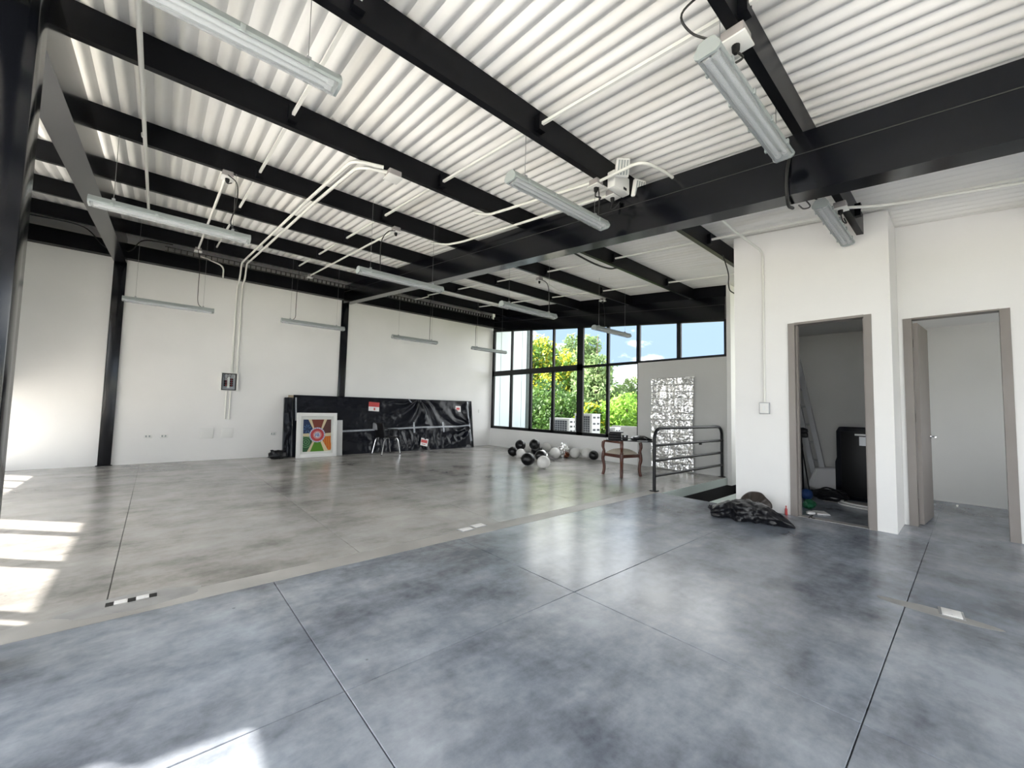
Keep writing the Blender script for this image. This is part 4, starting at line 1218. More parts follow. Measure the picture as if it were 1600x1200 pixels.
# ================================================================== BALLOONS
def balloons():
    data = [
        ('k', (7.39, 8.007, 0.279), 0.14, 'black balloon resting on top of the others at the left end of the pile'),
        ('k', (7.089, 7.979, 0.128), 0.125, 'black balloon at the far left of the pile on the floor'),
        ('w', (8.073, 8.43, 0.13), 0.128, 'half hidden white balloon between the two upper black balloons'),
        ('k', (7.406, 7.479, 0.33), 0.14, 'black balloon resting high in the pile under the window frame'),
        ('w', (8.28, 7.91, 0.184), 0.13, 'white balloon just right of the highest black balloon'),
        ('w', (7.03, 7.594, 0.124), 0.113, 'white balloon mostly hidden behind the largest black balloon'),
        ('k', (6.202, 6.457, 0.146), 0.14, 'largest black balloon at the front of the pile'),
        ('k', (7.84, 7.835, 0.142), 0.139, 'black balloon deep in the pile below the highest one'),
        ('k', (7.024, 6.886, 0.132), 0.13, 'black balloon directly behind the front white balloon'),
        ('w', (7.649, 7.004, 0.148), 0.137, 'white balloon right of the crumpled silver one'),
        ('w', (8.25, 7.37, 0.147), 0.12, 'white balloon behind, left of the silver and brown balloon'),
        ('w', (8.239, 6.841, 0.131), 0.129, 'white balloon right of the silver and brown balloon'),
        ('w', (8.295, 6.512, 0.152), 0.127, 'white balloon touching the rightmost black balloon'),
        ('k', (8.236, 6.237, 0.136), 0.116, 'black balloon at the right end of the row on the floor'),
        ('w', (6.199, 6.003, 0.138), 0.134, 'white balloon in front of all the others on the floor'),
    ]
    # a balloon: pear-shaped body, its knot a part
    prof = []
    for i in range(17):
        a = PI * i / 16
        r = math.sin(a) * (1 + 0.10 * math.cos(a))
        z = -math.cos(a) * 1.06 - (0.10 * max(0, math.cos(a)) ** 4)
        prof.append((max(0.0, r), z))
    me = {}
    for k, mat in (('k', M['ball_black']), ('w', M['ball_white'])):
        me[k] = (MB().lathe(prof, 24).mesh('balloon_body', mat),
                 MB().lathe([(0.0, -1.12), (0.035, -1.14), (0.05, -1.20), (0.10, -1.25), (0.0, -1.23)], 10).mesh('knot', mat))
    r = rnd(11)
    first = {}
    for k, c, rad, lab in data:
        t = thing('balloon', lab, 'balloon', c, 0, 'party balloons on the floor')
        t.rotation_euler = (r.uniform(1.2, 2.0), r.uniform(-0.5, 0.5), r.uniform(0, 6.28))
        s = rad / 1.0
        t.scale = (s, s, s)
        link_obj('body', me[k][0], t)
        link_obj('knot', me[k][1], t)
    # crumpled foil balloons
    for nm, c, rr, seed, lab, tw in (('foil_balloon', (7.32, 7.10, 0.0), (0.17, 0.11, 0.12), 5, 'crumpled silver foil balloon in the middle of the pile', False),
                                 ('foil_balloon', (8.14, 7.13, 0.0), (0.15, 0.13, 0.20), 9, 'silver and brown crumpled foil balloon at the right of the pile', True)):
        t = thing(nm, lab, 'balloon', c, 0.5)
        obj('foil_body', blob((0, 0, rr[2] * 0.9), *rr, 30, 18, 0.35, 2.6, seed, 0.0, 0.25), M['foil'], t, smooth=False)
        if tw:
            obj('brown_fold', blob((-0.06, -0.08, 0.07), 0.09, 0.07, 0.08, 20, 12, 0.35, 2.6, seed + 1, 0.0, 0.2), principled('copper_foil', (0.25, 0.09, 0.05), 0.25, 0.8), t, smooth=False)
        obj('tail', MB().tube([(0.1, 0, 0.04), (0.18, -0.03, 0.02), (0.24, -0.02, 0.012)], [0.03, 0.02, 0.006], 8), M['foil'], t)
balloons()

# ================================================================== BROWN CHAIR AND WHAT LIES ON IT
def brown_chair():
    ang = math.atan2(0.552, 0.834)
    t = thing('wooden_armchair', 'reddish wooden corner chair with a cream seat, loaded with black things', 'chair', (6.90, 4.56, 0), ang)
    # local: +x points away from the camera, y to the left
    d = 0.345
    corners = {'front': (-d, 0.0), 'left': (0.0, d), 'right': (0.0, -d), 'rear': (d, 0.0)}
    for k, (x, y) in corners.items():
        n = Vector((x, y)).normalized()
        def P(o, z): return (x + n.x * o, y + n.y * o, z)
        obj('leg', MB().tube(spline([P(0.012, 0), P(-0.014, 0.10), P(-0.010, 0.20), P(0.012, 0.31), P(0.005, 0.37), P(0.0, 0.42)], 4), [0.028] * 5 + [0.029] * 5 + [0.032] * 5 + [0.036] * 6, 10), M['wood'], t)
        obj('arm_post', MB().tube(spline([P(0.0, 0.42), P(-0.006, 0.47), P(0.012, 0.54), P(0.010, 0.60), P(0.0, 0.645)], 4), [0.032] * 4 + [0.025] * 4 + [0.030] * 4 + [0.032] * 5, 10), M['wood'], t)
    order = ['front', 'left', 'rear', 'right']
    for i in range(4):
        a = Vector((*corners[order[i]], 0)); b = Vector((*corners[order[(i + 1) % 4]], 0))
        m = (a + b) / 2; dr = (b - a).normalized(); nn = Vector((-dr.y, dr.x, 0)) * 0.014
        L = (b - a).length / 2 - 0.012
        def bar(z0, z1, name, w=1.0):
            mb = MB()
            q = [m - dr * L - nn * w, m + dr * L - nn * w, m + dr * L + nn * w, m - dr * L + nn * w]
            mb.prism([(p.x, p.y) for p in q], 'z', z0, z1)
            obj(name, mb, M['wood'], t, bevel=0.004)
        bar(0.365, 0.425, 'seat_rail')
        if order[i] in ('front', 'left'):
            bar(0.635, 0.672, 'top_rail', 1.5)
    # domed cushion
    def cush(u, v):
        a, b = u - 0.5, v - 0.5
        # square rotated by 45 degrees
        x = (a + b) * (d - 0.03) * 2 * 0.5 * 1.0
        y = (a - b) * (d - 0.03) * 2 * 0.5 * 1.0
        e = max(0.0, 1 - max(abs(a), abs(b)) * 2)
        return (x * 1.0, y * 1.0, 0.425 + 0.095 * (1 - (1 - e) ** 2.6))
    mb = MB().grid(16, 16, cush); mb.smooth = True
    obj('seat_cushion', mb, M['fabric'], t, smooth=True)
    # things on top: right is -y in chair coordinates
    ca, sa = math.cos(ang), math.sin(ang)
    def W(x, y, z): return (6.90 + ca * x - sa * y, 4.56 + sa * x + ca * y, z)
    def on(name, lab, cat, x, y, z, rz=0.0): return thing(name, lab, cat, W(x, y, z), ang + rz)
    b = on('black_board', 'flat black board lying across the top of the wooden chair', 'board', -0.02, -0.13, 0.674)
    obj('panel', MB().box(-0.20, 0.22, -0.43, 0.43, 0, 0.018), M['black_pl'], b, bevel=0.004)
    z1 = 0.693
    c = on('equipment_case', 'ridged black equipment case stacked on the board, left side', 'case', -0.02, 0.13, z1)
    for i, z in enumerate((0, 0.045, 0.09)):
        obj('case_layer', MB().box(-0.14, 0.14, -0.125 + 0.004 * i, 0.125 - 0.004 * i, z, z + 0.042), M['black_pl'], c, bevel=0.008)
    obj('case_lid', MB().box(-0.13, 0.13, -0.16, 0.10, 0.133, 0.155), principled('dark_grey_plastic', (0.018, 0.018, 0.020), 0.4, 0, 0.3), c, bevel=0.006)
    obj('carry_handle', MB().tube(bend([(-0.145, -0.05, 0.10), (-0.17, -0.05, 0.10), (-0.17, 0.05, 0.10), (-0.145, 0.05, 0.10)], 0.02), 0.006, 8), M['black_pl'], c)
    c = on('small_case', 'small black box beside the ridged equipment case', 'case', -0.02, -0.06, z1)
    obj('box_body', MB().box(-0.08, 0.08, -0.055, 0.055, 0, 0.075), M['black_pl'], c, bevel=0.008)
    obj('box_lid', MB().box(-0.083, 0.083, -0.06, 0.06, 0.075, 0.09), M['black_pl'], c, bevel=0.004)
    obj('latch', MB().box(-0.088, -0.080, -0.015, 0.015, 0.055, 0.085), M['alu'], c)
    c = on('black_cloth', 'crumpled black cloth at the right end of the board', 'cloth', -0.02, -0.32, z1)
    obj('cloth', blob((0, 0, 0.03), 0.15, 0.165, 0.055, 30, 16, 0.25, 2.4, 4, 0.0, 0.2), M['bag'], c)
    obj('cloth_fold', MB().tube([(0.0, 0.02, 0.06), (0.02, -0.10, 0.04), (0.0, -0.24, 0.015)], [0.035, 0.045, 0.012], 8), M['bag'], c)
    c = on('white_paper', 'white sheet of paper hanging off the right edge of the board', 'paper', -0.16, -0.36, z1)
    obj('sheet', MB().box(-0.08, 0.03, -0.11, 0.08, 0.0, 0.004), M['paper'], c)
brown_chair()

# ================================================================== RAILING
def railing():
    t = thing('stair_railing', 'dark tubular guard railing with rounded top corners at the stair opening', 'railing', (5.99, 3.36, 0))
    x1 = 2.475
    r = 0.026
    def y(x): return -0.055 * x / x1
    frame = [(0, 0, 0), (0, 0, 0.985), (x1, y(x1), 0.985), (x1, y(x1), 0.0)]
    obj('frame_tube', MB().tube(bend(frame, 0.20, 10), r, 12), M['rail'], t)
    for z in (0.715, 0.475, 0.235):
        xe = x1 if z < 0.7 else x1 + 0.03
        obj('rail', MB().tube([(0, 0, z), (xe, y(xe), z)], 0.022, 10), M['rail'], t)
    for x in (0, x1):
        obj('base_plate', MB().box(x - 0.055, x + 0.055, y(x) - 0.05, y(x) + 0.05, 0, 0.012), M['rail'], t)
    obj('bracket', MB().box(1.55, 1.60, y(1.5) - 0.02, y(1.5) + 0.02, 0.665, 0.70), M['rail'], t)
railing()

# ================================================================== FOIL SHEET ON THE GREY WALL
def foil_sheet():
    t = thing('foil_sheet', 'crumpled silver foil sheet hanging on the grey wall behind the railing', 'foil', (8.498, 4.33, 0.02))
    W, H = 0.97, 1.98
    def fn(u, v):
        y, z = (0.5 - u) * W, v * H
        # sheet narrows slightly down the right side
        if u > 0.5: y += (u - 0.5) * 0.10 * (0.5 - abs(v - 0.45))
        d = 0.026 * fbm((y * 5, z * 4, 2.0), 1.0, 4) + 0.007 * noise.noise(Vector((y * 22, z * 17, 5)))
        g = 0
        gy, gz = (u * 7) % 1, (v * 13) % 1
        g = 0.012 * (max(0, 1 - min(gy, 1 - gy) * 14) + max(0, 1 - min(gz, 1 - gz) * 10))
        # long vertical crease and a fold across the lower third
        cr = 0.035 * math.exp(-((u - 0.77 - 0.05 * math.sin(v * 5)) / 0.025) ** 2)
        fo = 0.03 * math.exp(-((v - 0.64) / 0.012) ** 2) * (1 if u < 0.25 else 0)
        return (-0.012 - 0.04 + d - g * 0.6 + cr * 0.6 + fo * 0.8, y, z)
    mb = MB().grid(110, 210, fn)
    obj('sheet', mb, M['foil'], t, smooth=False)
    obj('tape', MB().box(-0.055, -0.02, -0.50, -0.30, H - 0.03, H + 0.01), M['foil'], t)
    f = MB().grid(14, 14, lambda u, v: (-0.07 - 0.05 * fbm((u * 3, v * 3, 8), 1, 3), -0.42 + 0.14 * u, 0.82 + 0.18 * v))
    obj('loose_flap', f, M['foil'], t, smooth=False)
foil_sheet()

# ================================================================== BIG BIN BAG BY THE STORE DOORWAY
def big_bag():
    c = Vector((5.33, 1.72, 0))
    t = thing('bin_bag', 'large crumpled black bin bag lying before the white wall beside the store doorway', 'bag', c)
    # long axis from the open mouth (far left) to the pointed end (near the door)
    a = Vector((5.22, 2.15, 0)) - c; b = Vector((5.37, 1.33, 0)) - c
    def body(u, v):
        s = v                                   # along the bag
        ang = 2 * PI * u
        p = a.lerp(b, s)
        side = (b - a).normalized(); n = Vector((-side.y, side.x, 0))
        w = 0.19 * (math.sin(PI * min(1, 0.16 + 0.84 * s ** 0.9)) ** 0.75) * (1 if s < 0.55 else 1 - 0.55 * (s - 0.55)) + 0.01
        h = 0.115 * (math.sin(PI * min(1.0, 0.12 + 0.88 * s)) ** 0.8) + 0.01
        w *= 1 - 0.35 * math.exp(-((s - 0.24) / 0.07) ** 2)
        k = 1 + 0.24 * fbm((math.cos(ang) * 1.3, math.sin(ang) * 1.3, s * 5), 1.4, 4) - 0.10 * abs(math.sin(ang * 4 + s * 9))
        q = p + n * (math.cos(ang) * w * k) + Vector((0.02 * math.sin(PI * s), 0, 0))
        q.z = max(0.002, h * 0.9 + math.sin(ang) * h * k)
        return q
    mb = MB().grid(44, 56, body); mb.smooth = True
    obj('bag_body', mb, M['bag'], t)
    # open mouth folded back
    def mouth(u, v):
        ang = -0.4 + u * 3.9
        r = 0.10 + 0.05 * v
        z = 0.03 + 0.08 * v + 0.03 * fbm((u * 4, v * 2, 9), 1.5, 3)
        return (a.x + 0.02 + r * math.cos(ang) * 0.9, a.y - 0.08 + r * math.sin(ang) * 0.9, max(0.003, z))
    mb = MB().grid(30, 8, mouth); mb.smooth = True
    o = obj('bag_mouth', mb, M['bag'], t)
    md = o.modifiers.new('thickness', 'SOLIDIFY'); md.thickness = 0.006
    # fan-shaped dark brown fold standing against the wall
    t2 = thing('folded_flap', 'dark brown curved plastic flap standing on the bin bag against the white wall', 'flap', (5.90, 1.86, 0.0))
    def fan(u, v):
        ang = math.radians(10 + 160 * u)
        r = (0.04 + 0.14 * v)
        return (0.16 * (1 - v) * -1 + 0.02 * math.sin(u * 20) - 0.10, -math.cos(ang) * r * 1.05, 0.06 + math.sin(ang) * r * 1.15)
    mb = MB().grid(30, 10, fan); mb.smooth = True
    o = obj('flap', mb, M['brown'], t2)
    md = o.modifiers.new('thickness', 'SOLIDIFY'); md.thickness = 0.012
    obj('flap_root', MB().tube([(-0.20, -0.10, 0.02), (-0.20, 0.10, 0.02)], 0.022, 8), M['brown'], t2)
    t3 = thing('paper_roll', 'white paper roll lying behind the bin bag at the stair opening', 'roll', (5.78, 2.10, 0.045))
    obj('roll', MB().tube([(-0.03, 0.16, 0), (0.10, -0.12, 0)], 0.045, 16), M['paper'], t3)
    obj('core', MB().tube([(-0.033, 0.166, 0), (-0.02, 0.14, 0)], 0.015, 10), M['card'], t3)
    t4 = tag(obj('blue_grey_paper', blob((5.30, 1.95, 0.125), 0.05, 0.10, 0.02, 16, 8, 0.2, 3, 2), principled('blue_grey_paper', (0.16, 0.21, 0.28), 0.6)), 'blue grey paper sticking out of the mouth of the bin bag', 'paper')
    t5 = thing('red_bottle', 'small red object on the floor against the white wall by the door jamb', 'bottle', (6.015, 1.585, 0))
    obj('body', MB().lathe([(0, 0), (0.014, 0), (0.016, 0.01), (0.014, 0.07), (0.006, 0.085), (0.006, 0.10), (0, 0.10)], 12), M['red'], t5)
    obj('cap', MB().lathe([(0, 0.10), (0.007, 0.10), (0.007, 0.112), (0, 0.112)], 10), M['red'], t5)
big_bag()

# ================================================================== STORE ROOM
def store():
    # ladder-like aluminium profile bundle leaning in the corner
    t = thing('leaning_profiles', 'grey aluminium ladder leaning in the back left corner of the store room', 'ladder', (8.20, 1.60, 0))
    top = Vector((0.12, 0.38, 2.25)); bot = Vector((-0.05, -0.05, 0.0))
    for dy in (0.0, 0.30):
        q = Vector((-0.05, dy * 0.45, 0))
        d = (top - bot).normalized()
        mb = MB(); w = Vector((0, 0.035, 0)); x = Vector((0.03, 0, 0))
        p0, p1 = bot + q, top + q
        mb.v = [tuple(p0 - w - x), tuple(p0 + w - x), tuple(p0 + w + x), tuple(p0 - w + x), tuple(p1 - w - x), tuple(p1 + w - x), tuple(p1 + w + x), tuple(p1 - w + x)]
        mb.f = [(0, 3, 2, 1), (4, 5, 6, 7), (0, 1, 5, 4), (1, 2, 6, 5), (2, 3, 7, 6), (3, 0, 4, 7)]
        obj('side_rail', mb, M['alu'], t)
    for i in range(7):
        s = 0.1 + i * 0.13
        p = bot.lerp(top, s) + Vector((-0.05, 0, 0))
        obj('rung', MB().tube([tuple(p), tuple(p + Vector((0, 0.135, 0)))], 0.016, 8), M['alu'], t)
    # broom, head up
    t = thing('broom', 'black broom standing head up inside the left door jamb', 'broom', (7.75, 1.80, 0))
    h = (-0.70, -0.14, 0.95)
    obj('handle', MB().tube([(0, 0, 0.01), h], 0.012, 8), M['black_pl'], t)
    hd = obj('head', MB().box(-0.04, 0.04, -0.07, 0.07, -0.02, 0.05), M['black_pl'], t, (h[0] - 0.03, h[1] - 0.02, h[2]), bevel=0.015)
    obj('bristles', blob((0, 0, 0.07), 0.05, 0.075, 0.05, 18, 10, 0.2, 5, 6), M['bag'], hd)
    t = thing('mop_handle', 'second thin dark pole leaning beside the broom', 'pole', (7.80, 1.73, 0))
    obj('pole', MB().tube([(0, 0, 0.01), (-0.62, -0.04, 0.86)], 0.009, 8), M['cable'], t)
    obj('grip', MB().tube([(-0.56, -0.036, 0.777), (-0.62, -0.04, 0.86)], 0.014, 8), M['black_pl'], t)
    # tall black case
    t = thing('tall_case', 'tall glossy black case standing in the store room on the right', 'case', (7.95, 1.18, 0))
    poly = [(0.20, 0.0), (0.245, 0.12), (0.245, 0.55), (0.225, 0.62), (0.225, 1.02), (0.19, 1.09), (-0.30, 1.09), (-0.30, 0.0)]
    obj('shell', MB().prism(poly, 'x', -0.06, 0.06), M['wrap'], t, bevel=0.015)
    obj('front_panel', MB().box(-0.068, -0.06, -0.28, 0.17, 0.05, 1.02), M['black_pl'], t, bevel=0.004)
    obj('grey_label', MB().box(-0.074, -0.067, -0.16, -0.05, 0.82, 0.95), M['alu'], t)
    obj('label_header', MB().box(-0.078, -0.067, -0.18, 0.0, 0.965, 0.99), M['lamp_tray'], t)
    # clear plastic sheet folded on the floor
    t = thing('clear_sheet', 'clear plastic sheet bent against the back of the store room', 'sheet', (7.95, 1.51, 0))
    def sh(u, v):
        lo = Vector((-0.10, 0.27, 0.14)).lerp(Vector((-0.02, -0.10, 0.02)), u)
        hi = Vector((0.10, 0.20, 0.41)).lerp(Vector((0.10, -0.10, 0.45)), u)
        p = lo.lerp(hi, v)
        return (p.x + 0.04 * math.sin(u * 4), p.y, p.z)
    mb = MB().grid(14, 10, sh); mb.smooth = True
    o = obj('sheet', mb, principled('milky_plastic', (0.62, 0.62, 0.64), 0.15, 0, 0.8), t)
    md = o.modifiers.new('thickness', 'SOLIDIFY'); md.thickness = 0.004
    obj('edge_fold', MB().tube([(-0.06, 0.20, 0.20), (0.06, 0.17, 0.39)], 0.008, 6), M['lamp_tray'], t)
    # dark and blue bags
    t = thing('shoulder_bag', 'black bag lying on the store room floor', 'bag', (7.56, 1.43, 0))
    obj('bag_body', blob((0, 0, 0.085), 0.14, 0.22, 0.09, 28, 16, 0.18, 2.4, 8, 0.0, 0.1), M['bag'], t)
    obj('strap', MB().tube(spline([(-0.05, 0.12, 0.15), (-0.10, 0.02, 0.20), (-0.10, -0.12, 0.16), (-0.04, -0.2, 0.05)], 6), 0.012, 6), M['black_pl'], t)
    t = tag(obj('cloth_bundle', blob((7.36, 1.675, 0.075), 0.10, 0.075, 0.085, 24, 14, 0.10, 2.4, 3, 0.0, 0.05), M['blue']), 'blue cloth bundle beside the black bag in the store room', 'cloth')
    t = tag(obj('green_packet', blob((6.70, 1.50, 0.055), 0.13, 0.075, 0.06, 24, 14, 0.25, 2.6, 12, 0.0, 0.2), M['green']), 'green plastic packet on the floor just inside the store doorway', 'packet')
    t = thing('booklet', 'grey booklet lying open on the store room floor beside the green packet', 'booklet', (6.50, 1.33, 0), 0.5)
    obj('cover', MB().box(-0.10, 0.10, -0.07, 0.07, 0, 0.006), M['alu'], t)
    obj('pages', MB().box(-0.095, 0.095, -0.065, 0.065, 0.006, 0.012), M['paper'], t)
    tag(obj('paper_scrap', blob((6.33, 1.40, 0.018), 0.07, 0.05, 0.02, 18, 8, 0.2, 3, 6, 0.0), M['paper']), 'crumpled white paper scrap at the store room threshold', 'paper')
    tag(obj('wire_hook', MB().tube(spline([(6.05, 1.36, 0.006), (6.09, 1.34, 0.03), (6.06, 1.32, 0.045), (6.03, 1.33, 0.02), (6.07, 1.30, 0.006)], 6), 0.006, 6), M['cable']), 'small black wire loop on the floor at the store threshold', 'wire')
    # white hoops
    t = thing('white_hoop', 'white curved hoop lying at the foot of the black case', 'hoop', (7.44, 0.90, 0.012))
    for r_, z in ((0.36, 0.0), (0.33, 0.028)):
        pts = [(r_ * math.cos(a) * 0.55, r_ * math.sin(a) + 0.05, z) for a in np.linspace(PI * 0.42, PI * 1.75, 26)]
        obj('hoop', MB().tube(pts, 0.013, 8), M['white_pl'], t)
    t = tag(obj('beige_mat', MB().box(7.45, 7.80, 0.9, 1.50, 0.001, 0.006), M['terrace'], bevel=0.001), 'flat beige board on the store room floor under the black case', 'board')
    tag(obj('floor_scrap', MB().box(8.62, 8.80, 0.18, 0.20, 0.0, 0.01), M['white_pl']), 'thin white strip on the floor of the second room', 'strip')
store()

# ================================================================== OUTSIDE
def outside():
    struct('ground', MB().box(-90, 90, -90, 90, -3.6, -3.5), M['ground'])
    ter = MB().box(8.66, 11.45, 3.3, 12.0, -0.5, -0.1)
    struct('terrace', ter, M['terrace'])
    struct('parapet', MB().box(11.45, 11.6, 3.3, 7.95, -0.5, 0.76), M['terrace'])
    struct('parapet_low', MB().box(11.45, 11.6, 7.95, 12.0, -0.5, 0.25), M['terrace'])
    struct('bounce_slab_front', MB().box(-11, -2.3, -9, 12, -0.4, -0.12), M['bounce_paving'])  # added unseen slab, bounces sunlight up to the ceiling
    struct('added_sun_canopy', MB().box(-3.28, -2.26, 4.9, 8.9, 4.05, 4.15), M['wall'])  # added unseen canopy, blocks high sun and bounces light inside
    struct('bounce_slab_back', MB().box(-2.3, 10, -10, -3.75, -0.4, -0.12), M['terrace'])  # added unseen slab, bounces light in from behind the camera
    # neighbouring clad wall
    n = sempty('wall_neighbour')
    xs = [8.68, 9.05, 10.06, 10.30]
    for a, b in zip(xs, xs[1:]):
        obj('cladding_panel', MB().box(a + 0.008, b - 0.008, 10.92, 10.97, -0.5, 6.5), M['clad'], n)
    obj('wall_core', MB().box(8.68, 10.35, 10.97, 11.2, -0.5, 6.5), M['clad_dark'], n)
    obj('corner_edge', MB().box(10.30, 10.52, 10.90, 11.2, -0.5, 6.5), M['clad_dark'], n)
    # air conditioners
    def ac(x, y0, y1, z0, z1, dep, label):
        t = thing('air_conditioner', label, 'air conditioner', (x, (y0 + y1) / 2, z0), 0, 'outdoor air conditioner units')
        w, h = (y1 - y0) / 2, z1 - z0
        obj('case', MB().box(0, dep, -w, w, 0.05, h), M['ac_white'], t, bevel=0.012)
        obj('fan_grille', MB().box(-0.012, 0.001, -w + 0.08, w - 0.06, 0.10, h - 0.05), M['ac_dark'], t)
        obj('top_lid', MB().box(-0.012, dep + 0.012, -w - 0.01, w + 0.01, h, h + 0.025), M['ac_white'], t, bevel=0.006)
        me1 = MB().box(-0.018, -0.011, -w + 0.08, w - 0.06, -0.006, 0.006).mesh('grille_bar', M['alu'])
        k = int((h - 0.15) / 0.07)
        for i in range(k + 1): link_obj('grille_bar', me1, t, (0, 0, 0.10 + i * (h - 0.15) / k))
        me2 = MB().box(-0.018, -0.011, -0.006, 0.006, 0.10, h - 0.05).mesh('grille_bar', M['alu'])
        for i in range(8): link_obj('grille_bar', me2, t, (0, -w + 0.08 + i * (2 * w - 0.14) / 7, 0))
        me3 = MB().box(0.05, dep * 0.42, -w - 0.006, -w + 0.001, -0.03, 0.03).mesh('side_louvre', M['ac_dark'])
        for i in range(6):
            for q in (0, dep * 0.48): link_obj('side_louvre', me3, t, (q, 0, 0.16 + i * (h - 0.25) / 5))
        for s in (-1, 1): obj('foot', MB().box(0.05, dep - 0.05, s * w * 0.8 - 0.03, s * w * 0.8 + 0.03, -0.0, 0.05), M['ac_dark'], t)
    ac(10.45, 8.95, 9.85, -0.10, 0.93, 0.40, 'shorter outdoor air conditioner unit behind the lower window, on the left')
    ac(10.25, 7.85, 8.55, -0.10, 1.11, 0.42, 'taller outdoor air conditioner unit behind the lower window, right of the thick mullion')
    ac(10.9, 7.45, 7.78, -0.10, 0.70, 0.30, 'low dark outdoor unit half hidden right of the taller air conditioner')
    # trees
    def tree(x, y, top, blobs, n, leaf, label, mat, blossom=0, z0=-3.5, trunk=0.12, seed=0):
        t = thing('tree', label, 'tree', (x, y, z0))
        r = np.random.default_rng(seed)
        H = top - z0
        tr = MB().tube(spline([(0, 0, 0), (0.1, 0.05, H * 0.35), (-0.05, 0.1, H * 0.65), (0.0, 0.0, H * 0.9)], 4), [trunk * (1 - 0.065 * i) for i in range(13)], 8)
        obj('trunk', tr, M['bark'], t)
        for (bx, by, bz, br) in blobs[:5]:
            obj('branch', MB().tube(spline([(0, 0, max(0.3, (bz - z0) * 0.55)), (bx * 0.5, by * 0.5, (bz - z0) * 0.85), (bx, by, bz - z0 + br * 0.4)], 4), [trunk * 0.5 * (1 - 0.1 * i) for i in range(9)], 6), M['bark'], t)
        def cloud(cnt, name, mat_, sz, bl):
            vol = np.array([b[3] ** 2.2 for b in bl]); vol = vol / vol.sum()
            idx = r.choice(len(bl), cnt, p=vol)
            B = np.array(bl)[idx]
            d = r.normal(size=(cnt, 3)); d /= np.linalg.norm(d, axis=1)[:, None]
            # twiggy clumps: snap directions to a few sprays
            rad = B[:, 3] * (0.35 + 0.65 * r.random(cnt) ** 0.5)
            sp = np.sin(d[:, 0] * 9 + B[:, 0] * 5) * np.sin(d[:, 1] * 11 + B[:, 1] * 3) * np.sin(d[:, 2] * 10)
            rad *= 1 + 0.30 * sp
            c = B[:, :3] + d * rad[:, None]
            c[:, 2] -= z0
            a = r.normal(size=(cnt, 3)); a /= np.linalg.norm(a, axis=1)[:, None]
            b = np.cross(a, r.normal(size=(cnt, 3))); b /= np.linalg.norm(b, axis=1)[:, None]
            s = sz * (0.6 + 0.8 * r.random(cnt))[:, None]
            v = np.stack([c - a * s, c + b * s * 0.45, c + a * s, c - b * s * 0.45], 1).reshape(-1, 3)
            me = bpy.data.meshes.new(name)
            me.vertices.add(cnt * 4); me.vertices.foreach_set('co', v.ravel())
            me.loops.add(cnt * 4); me.loops.foreach_set('vertex_index', np.arange(cnt * 4))
            me.polygons.add(cnt); me.polygons.foreach_set('loop_start', np.arange(cnt) * 4)
            me.polygons.foreach_set('loop_total', np.full(cnt, 4))
            me.update()
            me.materials.append(mat_)
            o = link_obj(name, me, t); o['kind'] = 'stuff'
        cloud(n, 'foliage', mat, leaf, blobs)
        if blossom: cloud(blossom, 'blossom', M['flower'], leaf * 0.9, [(b[0] * 1.05, b[1] * 1.05, b[2] + b[3] * 0.30, b[3] * 0.92) for b in blobs])
    tree(17.0, 17.0, 5.4, [(0.2, 0, 4.3, 1.15), (-0.9, 0.9, 3.6, 1.2), (0.8, -1.4, 3.0, 1.4), (0, 0.2, 2.2, 1.7), (1.0, 1.2, 2.0, 1.4), (-0.6, -1.2, 1.6, 1.4)], 11000, 0.13,
         'broad tree with yellow blossom beyond the left window panes', M['leaf_a'], 5200, seed=1)
    tree(20.0, 16.9, 7.2, [(0, 0, 5.6, 0.55), (0.2, 0.3, 4.9, 0.9), (-0.3, -0.4, 4.0, 1.2), (0.4, 0.2, 3.0, 1.4), (-0.4, 0.4, 2.0, 1.6)], 6500, 0.12,
         'tall pale feathery tree just left of the thick window mullion', M['leaf_d'], seed=2)
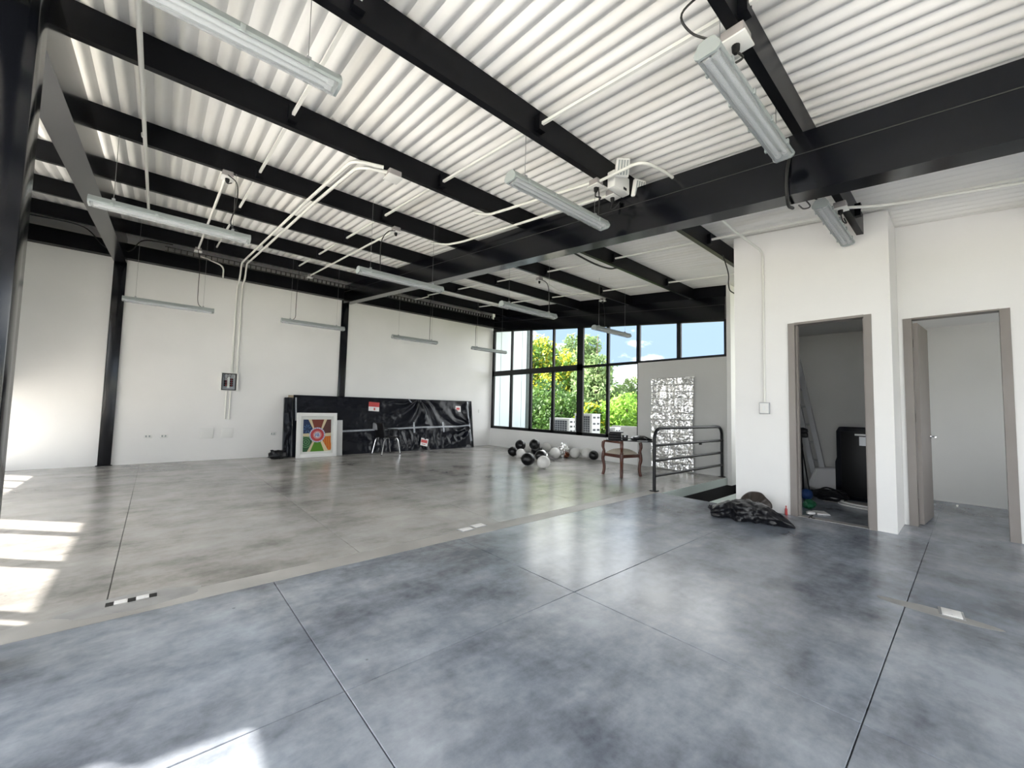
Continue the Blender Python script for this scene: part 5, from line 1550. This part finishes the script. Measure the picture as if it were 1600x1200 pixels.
    tree(17.0, 12.7, 6.0, [(0, 0.5, 4.6, 0.6), (0.1, 0.9, 4.0, 0.7), (-0.2, -0.2, 3.3, 0.8), (0.2, 0.7, 2.7, 1.0), (-0.3, -0.1, 2.0, 1.2), (0.2, -0.9, 1.6, 0.9)], 5200, 0.12,
         'loose pale green tree right of the thick window mullion', M['leaf_d'], seed=3)
    tree(14.0, 9.0, 2.2, [(0, 0, 1.0, 0.95), (0.3, 0.9, 0.7, 1.0), (-0.2, -1.0, 0.4, 1.1), (0.1, 0.1, -0.4, 1.4), (0.2, -0.9, -0.8, 1.2)], 15000, 0.085,
         'bright light green bushy tree behind the right lower pane', M['leaf_b'], seed=4)
    tree(14.0, 13.2, 2.4, [(0, 0, 1.5, 1.1), (0.4, 1.2, 1.0, 1.2), (-0.3, -1.2, 1.0, 1.1), (0, 0.2, 0.0, 1.5), (0.2, 1.6, -0.4, 1.3)], 13000, 0.095,
         'dark green bushy tree behind the air conditioners', M['leaf_c'], seed=5)
    tree(13.0, 10.1, 1.7, [(0, -0.1, 1.05, 0.42), (0.2, 0.35, 0.8, 0.5), (0.0, -0.2, 0.3, 0.6)], 3600, 0.085,
         'small yellow blossoming shrub beside the bright green tree', M['leaf_a'], 900, seed=6)
    tree(19.0, 11.4, 4.2, [(0, 0.6, 2.6, 0.5), (0.2, 0.9, 2.1, 0.7), (-0.2, -0.3, 1.7, 0.7), (0, 0, 1.0, 1.0)], 2200, 0.11,
         'thin distant tree above the bright green bushy one', M['leaf_d'], seed=7)
    tree(22.0, 20.5, 4.2, [(0, 0, 3.0, 1.6), (0, 2.2, 2.2, 1.8), (0.3, -2.0, 2.0, 1.8), (0, 0, 0.8, 2.2), (0, -3.2, 0.8, 1.8)], 12000, 0.15,
         'dense dark tree far behind the yellow blossoming tree', M['leaf_c'], seed=8)
    tree(24.0, 15.8, 2.6, [(0, 0, 1.6, 1.3), (0, 2.0, 1.2, 1.6), (0.3, -1.6, 0.8, 1.2), (0, 0, 0.0, 2.0), (0, -2.4, 0.0, 1.4)], 9000, 0.14,
         'distant green tree line between the mullions on the right', M['leaf_a'], seed=9)
outside()
